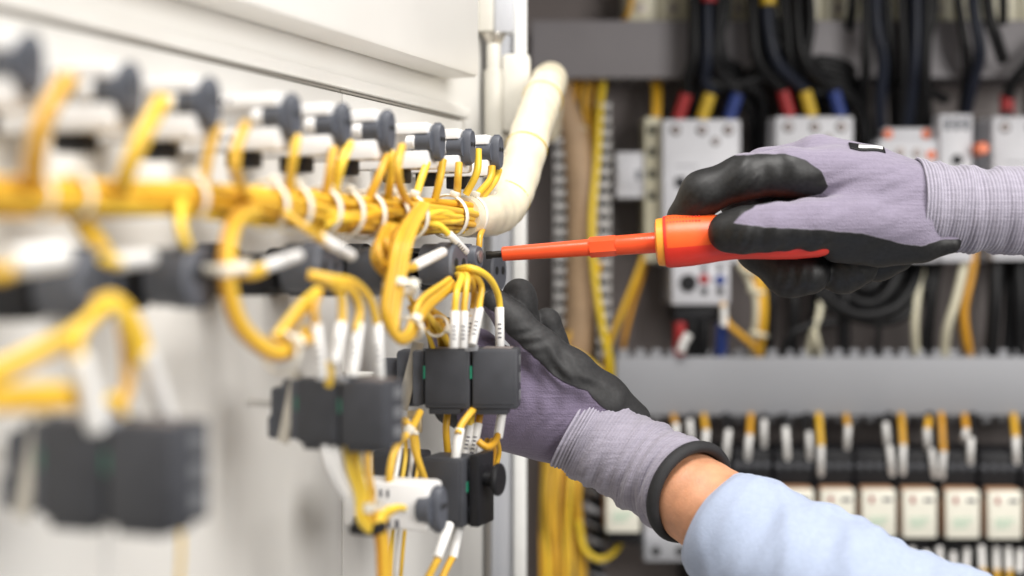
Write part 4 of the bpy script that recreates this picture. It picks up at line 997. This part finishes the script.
for i, px in enumerate([856, 871, 884, 898, 912, 926, 939, 953, 967, 981, 996, 1008, 1020, 1034, 1048]):
    f0 = 548 + rr.uniform(-3, 4); ln = rr.uniform(-3, 3)
    b = MB(); b.tube([P(px + ln * .5, f0 + 22, YW - .006), P(px + ln, f0 + 45, YW - .004), P(px + ln * 1.5, f0 + 100, YW)], .0034, 10); o = build(b, 'wire', 'yellow2' if i % 4 else 'black_wire', t)
    b = MB(); b.tube([P(px, f0, YW - .002), P(px + ln * .5, f0 + 26, YW - .006)], .0032, 12, smooth_path=False); build(b, 'marker_sleeve', 'ferrule', o)

# ------------------------------------------------------------------ the screwdriver
t = thing('screwdriver', 'red and orange insulated screwdriver held by the upper gloved hand', 'screwdriver', P(660, 242, .900))
A0 = P(486.5, 255.2, 0.912); A1 = P(660, 242.3, 0.897); AX = (A1 - A0).normalized(); UPX = A0.y / FPX
def al(px): return (A1 - A0).length * (px - 486.5) / (660 - 486.5)
b = MB(); b.lathe(A0, AX, [(0, .0016), (.001, .0021), (al(500), .0023), (al(520), .0023)], 16)
b.box(A0 + AX * .0016, (.004, .0050, .0010), 0.0002, rot=Matrix((AX, AX.cross(Vector((0, 1, 0))).normalized(), Vector((0, 1, 0)))).transposed())
build(b, 'blade', 'blade', t)
b = MB(); b.lathe(A0, AX, [(al(502.5), .0026), (al(502.6), .0042), (al(503.4), .0046), (al(589), .0054), (al(590), .0058), (al(591), .0059)], 28)
b.lathe(A0, AX, [(al(590), .0057), (al(591), .0066), (al(616), .0066), (al(618), .0060)], 6)
b.lathe(A0, AX, [(al(616), .0061), (al(617.5), .0063), (al(659), .0066)], 28)
build(b, 'shaft', 'red_ins', t, sharp=30)
hd = MB()
b = MB(); b.lathe(A0, AX, [(al(655.5), .0085), (al(656), .0120), (al(657.5), .0148), (al(664), .0153), (al(665), .0146)], 32); col_ = b
prof = [(664, .0146), (664.6, .0160), (668, .0165), (676, .0166), (690, .0163), (704, .0156), (718, .0146), (732, .0142), (748, .0148), (768, .0160), (790, .0168), (812, .0165), (826, .0150), (834, .0122), (838, .0070)]
pr, _ = [], 0
for i in range(len(prof) - 1):
    for k in range(4):
        s = k / 4; pr.append((al(prof[i][0] * (1 - s) + prof[i + 1][0] * s), prof[i][1] * (1 - s) + prof[i + 1][1] * s))
pr.append((al(838), .0070))
seg = 72; PAD = R(40)
hd.lathe(A0, AX, pr, seg, ref=(0, 0, 1))
for i in range(len(pr) - 1):
    d0 = pr[i][0]
    for k in range(seg):
        a = (k + .5) / seg * 2 * math.pi
        q3 = (a - PAD) % (2 * math.pi)                       # an orange pad on a red core
        if al(666.5) < d0 < al(822) and min(q3, 2 * math.pi - q3) < R(64): hd.m[i * seg + k] = 1
handle = build(hd, 'handle', ['red_grip', 'orange_grip'], t, sharp=60)
build(col_, 'collar', 'collar', t)
b = MB()
upv = (Vector((0, 0, 1)) - AX * AX.z).normalized(); fwd = AX.cross(upv)
for k in range(11):
    for aa in (R(28), R(44)):
        s = al(669 + k * 3.1); dirv = upv * math.cos(aa) - (fwd * math.sin(aa) if fwd.y > 0 else -fwd * math.sin(aa))
        b.lathe(A0 + AX * s + dirv * .0159, dirv, [(0, .0006), (.0007, .0006), (.0009, .0003)], 6)
build(b, 'grip_dots', 'red_grip', handle)

# ------------------------------------------------------------------ gloved hands: smooth union of tapered limbs, meshed by surface nets
def seg_d(X, a, b_, ra, rb):
    a = np.array(a, float); b_ = np.array(b_, float); ab = b_ - a
    t_ = np.clip(((X - a) @ ab) / max(1e-9, ab @ ab), 0, 1)
    return np.linalg.norm(X - (a + t_[..., None] * ab), axis=-1) - (ra + t_ * (rb - ra))
def smin(a, b_, k):
    h = np.clip(0.5 + 0.5 * (b_ - a) / k, 0, 1)
    return b_ + (a - b_) * h - k * h * (1 - h)
def smax(a, b_, k): return -smin(-a, -b_, k)
def true_px(p):
    x, y, d, r = p; s = 1 + d / FPX
    return (512 + (x - 512) * s, HZ + (y - HZ) * s, d, r * s)
def chain(X, pts, k=3.0):
    pts = [true_px(p) for p in pts]; out = None
    for p, q_ in zip(pts[:-1], pts[1:]):
        v = seg_d(X, p[:3], q_[:3], p[3], q_[3]); out = v if out is None else smin(out, v, k)
    return out
def surface_nets(F, org, h):
    nx, ny, nz = F.shape; Sg = F < 0
    c = [F[i:nx - 1 + i, j:ny - 1 + j, k:nz - 1 + k] for i in (0, 1) for j in (0, 1) for k in (0, 1)]
    cs = [x < 0 for x in c]
    cnt = sum(x.astype(np.int8) for x in cs); act = (cnt > 0) & (cnt < 8)
    I = np.argwhere(act); n = len(I)
    idx = -np.ones(act.shape, np.int64); idx[act] = np.arange(n)
    vals = np.stack([x[act] for x in c], 1)
    off = np.array([(i, j, k) for i in (0, 1) for j in (0, 1) for k in (0, 1)], float)
    acc = np.zeros((n, 3)); num = np.zeros(n)
    for a in range(8):
        for b_ in range(a + 1, 8):
            if np.abs(off[a] - off[b_]).sum() != 1: continue
            va, vb = vals[:, a], vals[:, b_]; m = (va < 0) != (vb < 0)
            tt = np.where(m, va / np.where(m, va - vb, 1), 0)[:, None]
            acc += np.where(m[:, None], off[a] + tt * (off[b_] - off[a]), 0); num += m
    V = (I + acc / num[:, None]) * h + np.array(org)
    faces = []
    for ax in range(3):
        sl0 = [slice(None)] * 3; sl1 = [slice(None)] * 3; sl0[ax] = slice(0, -1); sl1[ax] = slice(1, None)
        s0 = Sg[tuple(sl0)]; s1 = Sg[tuple(sl1)]
        E = np.argwhere(s0 != s1); o1, o2 = [(1, 2), (2, 0), (0, 1)][ax]
        ok = (E[:, o1] > 0) & (E[:, o2] > 0) & (E[:, o1] < F.shape[o1] - 1) & (E[:, o2] < F.shape[o2] - 1); E = E[ok]
        inside = s0[tuple(E.T)]
        def cell(a, b_):
            e = E.copy(); e[:, o1] += a; e[:, o2] += b_; return idx[tuple(e.T)]
        q_ = np.stack([cell(-1, -1), cell(0, -1), cell(0, 0), cell(-1, 0)], 1)
        q_[~inside] = q_[~inside][:, ::-1]
        faces.append(q_)
    return V, np.concatenate(faces)
def poly_sd(xy, poly):
    """signed distance in the plane, positive inside"""
    p = np.array(poly, float); n = len(p); d = np.full(len(xy), 1e9); ins = np.zeros(len(xy), bool)
    for i in range(n):
        a, b_ = p[i], p[(i + 1) % n]; ab = b_ - a
        t_ = np.clip(((xy - a) @ ab) / (ab @ ab), 0, 1)
        d = np.minimum(d, np.linalg.norm(xy - (a + t_[:, None] * ab), axis=1))
        c1 = (a[1] > xy[:, 1]) != (b_[1] > xy[:, 1])
        xs = a[0] + (xy[:, 1] - a[1]) * ab[0] / (ab[1] if abs(ab[1]) > 1e-9 else 1e-9)
        ins ^= c1 & (xy[:, 0] < xs)
    return np.where(ins, d, -d)
def to_world(V, Y0):
    s = Y0 / FPX
    return np.stack([(V[:, 0] - 512) * s, Y0 + V[:, 2] * s, (HZ - V[:, 1]) * s], 1)
def grid_mesh(sdf, lo, hi, h, Y0, relax=2):
    ax = [np.arange(l, u, h) for l, u in zip(lo, hi)]
    X = np.stack(np.meshgrid(*ax, indexing='ij'), -1)
    F = sdf(X); V, Q = surface_nets(F, lo, h)
    for _ in range(relax):                                  # light relaxation
        acc = np.zeros_like(V); num = np.zeros(len(V))
        for a in range(4):
            for b_ in (1, 3):
                np.add.at(acc, Q[:, a], V[Q[:, (a + b_) % 4]]); np.add.at(num, Q[:, a], 1)
        V = V * 0.45 + 0.55 * acc / num[:, None]
    return V, Q
def raw_obj(name, Vw, Q, m, parent, coat=None):
    r = root_of(parent); inv = np.array(WM[r.name].inverted())
    Vl = Vw @ inv[:3, :3].T + inv[:3, 3]
    me = bpy.data.meshes.new(name); me.from_pydata(Vl.tolist(), [], Q.tolist())
    bm_ = bmesh.new(); bm_.from_mesh(me); bmesh.ops.recalc_face_normals(bm_, faces=bm_.faces[:]); bm_.to_mesh(me); bm_.free()
    me.materials.append(M[m]); me.polygons.foreach_set('use_smooth', [True] * len(me.polygons))
    if coat is not None:
        at = me.attributes.new('coat', 'FLOAT', 'POINT'); at.data.foreach_set('value', np.asarray(coat, np.float32))
    me.update(); o = bpy.data.objects.new(name, me); COL.objects.link(o); o.parent = parent
    return o
def crease(X, c, dr, wl, amp, sig, ph=0.0):
    c = np.array(true_px((*c, 1))[:3]); dr = np.array(dr, float); dr /= np.linalg.norm(dr)
    r2 = ((X - c) ** 2).sum(-1); u = (X - c) @ dr
    bend = 0.25 * np.sin(0.13 * (X[..., 1] + X[..., 2]))
    return amp * np.exp(-r2 / (2 * sig * sig)) * np.sin(2 * math.pi * u / wl + ph + 3 * bend)
def crossp(V, Y0):
    """where a point of the hand shows, in pixels"""
    s = 1 + V[:, 2] / FPX * (1.0)
    return np.stack([512 + (V[:, 0] - 512) / s, HZ + (V[:, 1] - HZ) / s], 1)

person = thing('person', 'worker in lavender gloves with black dipped palms and a pale blue shirt sleeve, driving a screw', 'person', (0.42, 0.62, -0.3))
person['label'] = 'worker in lavender gloves with black palms and a pale blue shirt, holding a screwdriver'

# upper (right) hand
YA = 0.900
def sdf_right(X):
    palm = chain(X, [(835, 174, -10, 25), (870, 188, -8, 34), (925, 207, 2, 35)])
    palm = smin(palm, chain(X, [(818, 161, 18, 27), (868, 180, 14, 35), (925, 206, 6, 36)]), 14)
    palm = smin(palm, chain(X, [(832, 168, 46, 26), (872, 186, 36, 32), (925, 207, 12, 35)]), 14)
    palm = smin(palm, chain(X, [(850, 184, 70, 23), (885, 200, 50, 28), (930, 210, 14, 33)]), 14)
    thumb = chain(X, [(905, 226, -14, 31), (858, 222, -30, 28), (812, 224, -40, 25), (772, 227, -46, 23.5)], 8)
    thumb = smin(thumb, chain(X, [(772, 227, -46, 23.5), (745, 230, -45, 22.5), (729, 232, -40, 21)], 8), 8)
    heel = chain(X, [(838, 243, -22, 20), (880, 247, -16, 20), (922, 243, -16, 20), (950, 243, -22, 11)])
    palm = smax(palm, X[..., 0] - 922, 5)
    out = smin(palm, thumb, 13); out = smin(out, heel, 10)
    index = chain(X, [(838, 176, -12, 26), (790, 172, -14, 24), (744, 177, -14, 22)], 8)
    index = smin(index, chain(X, [(744, 177, -14, 22), (703, 193, -8, 21), (685, 218, 4, 18.5)], 10), 8)
    out = smin(out, index, 9)
    mid = chain(X, [(820, 163, 20, 26), (765, 172, 36, 23), (742, 198, 46, 22), (760, 248, 44, 23), (790, 272, 26, 24.5), (808, 273, 12, 22)], 8)
    out = smin(out, mid, 5)
    ring = chain(X, [(832, 170, 48, 25), (776, 182, 68, 22), (768, 222, 74, 22), (812, 260, 60, 23), (843, 269, 28, 23.5), (858, 266, 16, 20)], 8)
    out = smin(out, ring, 5)
    pink = chain(X, [(850, 186, 72, 22), (806, 198, 90, 19), (808, 236, 92, 19), (850, 257, 76, 20), (878, 260, 46, 20), (898, 256, 34, 16)], 8)
    out = smin(out, pink, 5)
    out = out + crease(X, (742, 172, -34), (1, .55, 0), 16, 1.0, 15) + crease(X, (776, 168, -36), (1, -.25, 0), 21, .9, 14)
    out = out + crease(X, (748, 234, -66), (1, .5, 0), 11, .9, 14) + crease(X, (700, 200, -20), (1, 1, 0), 9, .6, 10)
    out = out + crease(X, (800, 250, -60), (1, .3, 0), 22, 1.2, 26) + crease(X, (790, 278, 0), (1, .2, 0), 12, .9, 16) + crease(X, (850, 276, 10), (1, -.4, 0), 12, .9, 16)
    out = out + crease(X, (880, 190, -34), (.35, 1, 0), 17, .55, 34) + crease(X, (838, 202, -36), (.5, 1, 0), 15, 1.0, 18)
    return out
V, Q = grid_mesh(sdf_right, (655, 118, -80), (962, 305, 122), 1.75, YA)
xy = crossp(V, YA)
idxp = [(640, 130), (700, 130), (736, 156), (757, 153.5), (785, 153.5), (807, 160), (822, 172), (829, 186), (822, 194), (806, 197), (780, 201), (756, 206), (742, 214), (733, 223), (766, 227), (810, 229), (862, 233), (898, 243), (922, 246), (940, 240), (990, 238), (990, 330), (640, 330)]
sd = poly_sd(xy, idxp)
coat = np.clip(0.5 + sd / 22, 0, 1)
back = np.clip(0.5 + ((V[:, 2] - 50) + (V[:, 1] - 215) * .9) / 30, 0, 1)      # the palm side is dipped too
coat = np.where(V[:, 2] > 5, np.maximum(coat, np.where(V[:, 0] < 905, back, 0)), coat)
gr = raw_obj('glove', to_world(V, YA), Q, 'glove', person, coat)

def knit_tube(name, pts, radii, Y0, m, parent, pitch=3.4, amp=0.55, wob=1.0, seed=0, seg=72, lip=True, fold=None, step=0.8, thick=2.0, ribs=0.75):
    """a knitted or woven sleeve: real rib rings, slack folds, open ends with a turned lip; in pixel units like the hands"""
    pts3 = [Vector(true_px((*p, 1))[:3]) for p in pts]
    rr_ = random.Random(seed); ph = [rr_.uniform(0, 6.28) for _ in range(12)]
    n = 0; tot = sum((a - b_).length for a, b_ in zip(pts3[:-1], pts3[1:]))
    q_, rq = spline(pts3, [r[0] for r in radii], step); _, rq2 = spline(pts3, [r[1] for r in radii], step)
    fr_ = frames(q_, up=(0, -1, 0))
    V = []; L_ = 0; rib = []
    for i, (c, (T, A, B)) in enumerate(zip(q_, fr_)):
        if i: L_ += (c - q_[i - 1]).length
        for k in range(seg):
            a = 2 * math.pi * k / seg
            f = amp * (1 if L_ < 22 else max(.3, ribs)) * math.sin(2 * math.pi * L_ / pitch) if amp else 0
            f += (.5 * math.sin(L_ * .9 + 7 * a) * math.sin(L_ * .37 - 5 * a + ph[6]) if amp else 0) + wob * (1.2 * math.sin(L_ * .09 + 2 * a + ph[0]) * math.sin(L_ * .05 + ph[1]) + .8 * math.sin(L_ * .21 + 3 * a + ph[2]) * math.sin(a + ph[3]) + .5 * math.sin(L_ * .33 - 2 * a + ph[4]))
            if fold: f += fold(L_, a, tot)
            V.append(c + A * (math.cos(a) * (rq[i] + f)) + B * (math.sin(a) * (rq2[i] + f)))
            rib.append(math.sin(2 * math.pi * L_ / pitch + .15 * math.sin(9 * a)) * (1 if L_ < 16 else ribs) if amp else 0)
    n = len(q_); Qf = []
    for i in range(n - 1):
        for k in range(seg):
            a = i * seg + k; b_ = i * seg + (k + 1) % seg; Qf.append((a, b_, b_ + seg, a + seg))
    if lip:                                                     # inner wall, so the edge has thickness
        for (i0, sgn) in ((0, 1), (n - 1, -1)):
            prev = i0 * seg
            for s_ in range(3):
                base_ = len(V); i1 = i0 + sgn * min(n - 1, int((0.2 + s_ * 5) / step)); T, A, B = fr_[i1]
                for k in range(seg):
                    a = 2 * math.pi * k / seg; o_ = V[i1 * seg + k]; c = q_[i1]
                    V.append(c + (o_ - c) * (1 - (thick + .2) / max(rq[i1], 1)))
                for k in range(seg):
                    Qf.append((prev + k, prev + (k + 1) % seg, base_ + (k + 1) % seg, base_ + k))
                prev = base_
    o = raw_obj(name, to_world(np.array([tuple(v) for v in V]), Y0), np.array(Qf), m, parent)
    at = o.data.attributes.new('rib', 'FLOAT', 'POINT'); at.data.foreach_set('value', np.array(rib + [0.0] * (len(V) - len(rib)), np.float32))
    return o, q_, fr_, rq, rq2
def hem_ring(parent, c, T, A, B, ra, rb, r, Y0, m='hem'):
    V = []; Qf = []; seg, sub = 64, 10
    for i in range(seg):
        t_ = 2 * math.pi * i / seg; dv = A * (math.cos(t_) * ra) + B * (math.sin(t_) * rb); dn = dv.normalized()
        for j in range(sub):
            q_ = 2 * math.pi * j / sub; V.append(c + dv + dn * (math.cos(q_) * r * .8) + T * (math.sin(q_) * r))
    for i in range(seg):
        for j in range(sub):
            Qf.append((i * sub + j, ((i + 1) % seg) * sub + j, ((i + 1) % seg) * sub + (j + 1) % sub, i * sub + (j + 1) % sub))
    return raw_obj('hem', to_world(np.array([tuple(v) for v in V]), Y0), np.array(Qf), m, parent)
cu, q_, fr_, ra, rb = knit_tube('cuff', [(914, 206, 4), (945, 208, 4), (980, 210, 3), (1024, 211, 2), (1070, 213, 0), (1120, 215, 0)],
    [(46.5, 48), (44.5, 45), (43, 43), (44, 44), (46, 46), (48, 48)], YA, 'cuff', gr, 3.5, .75, 1.5, seed=4)
hem_ring(gr, q_[-1], *fr_[-1], ra[-1], rb[-1], 6, YA)
# printed size tab on the back of the hand
def tab(x0, x1, d0, d1, lift, name, m, parent, nx=12, ny=6):
    vs = []; fs = []; Vt = V[V[:, 1] < 190]
    for i in range(nx + 1):
        for j in range(ny + 1):
            x = x0 + (x1 - x0) * i / nx + 2.0 * j / ny; d_ = d0 + (d1 - d0) * j / ny
            w_ = np.exp(-((Vt[:, 0] - x) ** 2 + (Vt[:, 2] - d_) ** 2) / 6.0); y = (w_ * Vt[:, 1]).sum() / max(w_.sum(), 1e-9)
            vs.append((x, y - lift, d_ - lift * .6))
    for i in range(nx):
        for j in range(ny):
            a = i * (ny + 1) + j; fs.append((a, a + 1, a + ny + 2, a + ny + 1))
    o = raw_obj(name, to_world(np.array(vs), YA), np.array(fs), m, parent)
    sm_ = o.modifiers.new('thickness', 'SOLIDIFY'); sm_.thickness = 0.0005; sm_.offset = 0
    return o
tab(846, 881, -17, -2, .9, 'size_tab', 'black_wire', gr)
tab(855, 879, -13, -6, 1.7, 'print', 'white', gr)

# lower (left) hand
YB = 0.930
def sdf_left(X):
    palm = chain(X, [(512, 372, -4, 24), (548, 396, -4, 30), (586, 424, 2, 33)])
    palm = smin(palm, chain(X, [(500, 392, 0, 30), (545, 412, 2, 34), (584, 428, 4, 35)]), 14)
    palm = smin(palm, chain(X, [(497, 415, 10, 30), (545, 424, 12, 34), (584, 431, 8, 34)]), 14)
    palm = smin(palm, chain(X, [(500, 424, 24, 24), (560, 430, 16, 31)]), 14)
    palm = smax(palm, (X[..., 0] - 584) * .86 + (X[..., 1] - 431) * .5, 5)
    thumb = chain(X, [(632, 420, 6, 19), (603, 400, -6, 25), (568, 374, -16, 25), (540, 350, -22, 21)], 8)
    thumb = smin(thumb, chain(X, [(540, 350, -22, 21), (514, 322, -22, 17), (496, 303, -16, 14)], 8), 8)
    out = smin(palm, thumb, 12)
    out = smin(out, chain(X, [(536, 362, 14, 18), (525, 326, 10, 15), (520, 302, 4, 16.8), (519, 295, 2, 16.8)], 5), 1.5)   # index tip showing above the thumb
    out = smin(out, chain(X, [(562, 368, 24, 17), (552, 340, 22, 14.5), (547, 322, 18, 14.5)], 5), 1.5)
    out = smin(out, chain(X, [(508, 375, 6, 24), (478, 348, 20, 18), (448, 335, 40, 16), (436, 345, 60, 14)], 8), 6)
    out = smin(out, chain(X, [(500, 398, 14, 24), (466, 384, 34, 18), (440, 378, 56, 15)], 8), 6)
    out = smin(out, chain(X, [(500, 420, 26, 22), (470, 416, 46, 17), (448, 410, 64, 14)], 8), 6)
    out = out + crease(X, (540, 348, -42), (1, .5, 0), 21, .8, 15) + crease(X, (588, 382, -32), (-.5, 1, 0), 17, 1.0, 18) + crease(X, (556, 366, -40), (-.75, .6, 0), 13, 1.3, 14, 1) + crease(X, (530, 342, -42), (.2, 1, 0), 12, 1.2, 12) + crease(X, (612, 398, -30), (.9, .5, 0), 19, .8, 14, 2)
    out = out + crease(X, (530, 395, -34), (1, .2, 0), 20, 1.0, 26) + crease(X, (560, 425, -34), (1, .55, 0), 16, .9, 24)
    return out
V2, Q2 = grid_mesh(sdf_left, (425, 272, -60), (668, 480, 95), 1.75, YB)
xy2 = crossp(V2, YB)
up_ = [(420, 200), (420, 300), (478, 303), (494, 312), (506, 332), (537, 359), (553, 376), (572, 386), (588, 391), (598, 404), (660, 445), (700, 460), (700, 200)]
coat2 = np.clip(0.5 + poly_sd(xy2, up_) / 22, 0, 1)
coat2 = np.maximum(coat2, np.where(V2[:, 2] > 14, np.clip(.5 + (V2[:, 2] - 32) / 22, 0, 1), 0))
gl = raw_obj('glove', to_world(V2, YB), Q2, 'glove_shaded', person, coat2)
def cuff_fold(L_, a, tot):
    return 1.6 * math.exp(-((L_ - 38 - 4 * math.sin(a)) / 4.5) ** 2) - 1.2 * math.exp(-((L_ - 46 - 4 * math.sin(a)) / 5) ** 2)
cu2, q_, fr_, ra, rb = knit_tube('cuff', [(574, 426, 4), (600, 441, -2), (640, 464, -16), (670, 481, -36), (690, 492, -58)],
    [(45, 44), (45, 45), (46, 47), (47, 49), (46, 48)], YB, 'cuff', gl, 3.4, .7, 1.6, seed=9, fold=cuff_fold, ribs=0.2)
hem_ring(gl, q_[-1], *fr_[-1], ra[-1], rb[-1] - .5, 7.0, YB)
# bare wrist
wr_, *_ = knit_tube('forearm', [(650, 470, -22), (688, 494, -52), (715, 512, -72), (760, 540, -96), (850, 595, -140)], [(38, 41), (42, 45), (43, 46), (48, 52), (56, 60)], YB, 'skin', person, 10, 0.0, .5, seed=2, lip=False)
def shirt_fold(L_, a, tot):
    f = 3.2 * math.sin(L_ * .055 + 1.3 * a + .4) * math.sin(a * 1.0 + 1.2) * min(1, L_ / 40)
    f += 2.6 * math.sin(L_ * .10 - 1.7 * a + 1.0) * (0.5 + .5 * math.sin(2 * a + .5)) * min(1, L_ / 50)
    f += .7 * math.sin(L_ * .17 + 2.2 * a + 2 * math.sin(L_ * .04)) * min(1, L_ / 60)
    for (l0, a0, w_, s_, h_) in ((60, .4, 9, .9, 3.0), (95, -.5, 8, 1.1, -3.0), (130, .7, 11, 1.0, 3.6), (175, -.2, 10, .8, -3.4), (40, 2.2, 8, .8, 2.4), (150, 2.4, 10, .7, 3)):
        da = math.atan2(math.sin(a - a0), math.cos(a - a0)); f += h_ * math.exp(-((L_ - l0 - 34 * da) / w_) ** 2 - (da / s_) ** 2)
    f -= 2.0 * math.exp(-((L_ - 3) / 4) ** 2)
    return f
knit_tube('shirt_sleeve', [(716, 521, -70), (735, 533, -82), (775, 557, -102), (850, 602, -132), (960, 670, -168), (1120, 770, -220)], [(52, 55), (60, 62), (65, 68), (72, 75), (84, 88), (95, 100)], YB, 'shirt', person, 10, 0.0, .7, seed=6, fold=shirt_fold, thick=2.5)
# the other arm, beyond the edge of the picture
knit_tube('forearm', [(1090, 213, 2), (1180, 216, 0), (1300, 222, -4)], [(40, 41), (44, 46), (52, 54)], YA, 'skin', person, 10, 0.0, .4, seed=3, lip=False, step=2)
knit_tube('shirt_sleeve', [(1165, 217, 0), (1200, 218, 0), (1300, 224, -4), (1460, 236, -10)], [(60, 62), (64, 66), (74, 76), (88, 90)], YA, 'shirt', person, 10, 0.0, .7, seed=8, fold=shirt_fold, step=2)
# part 5
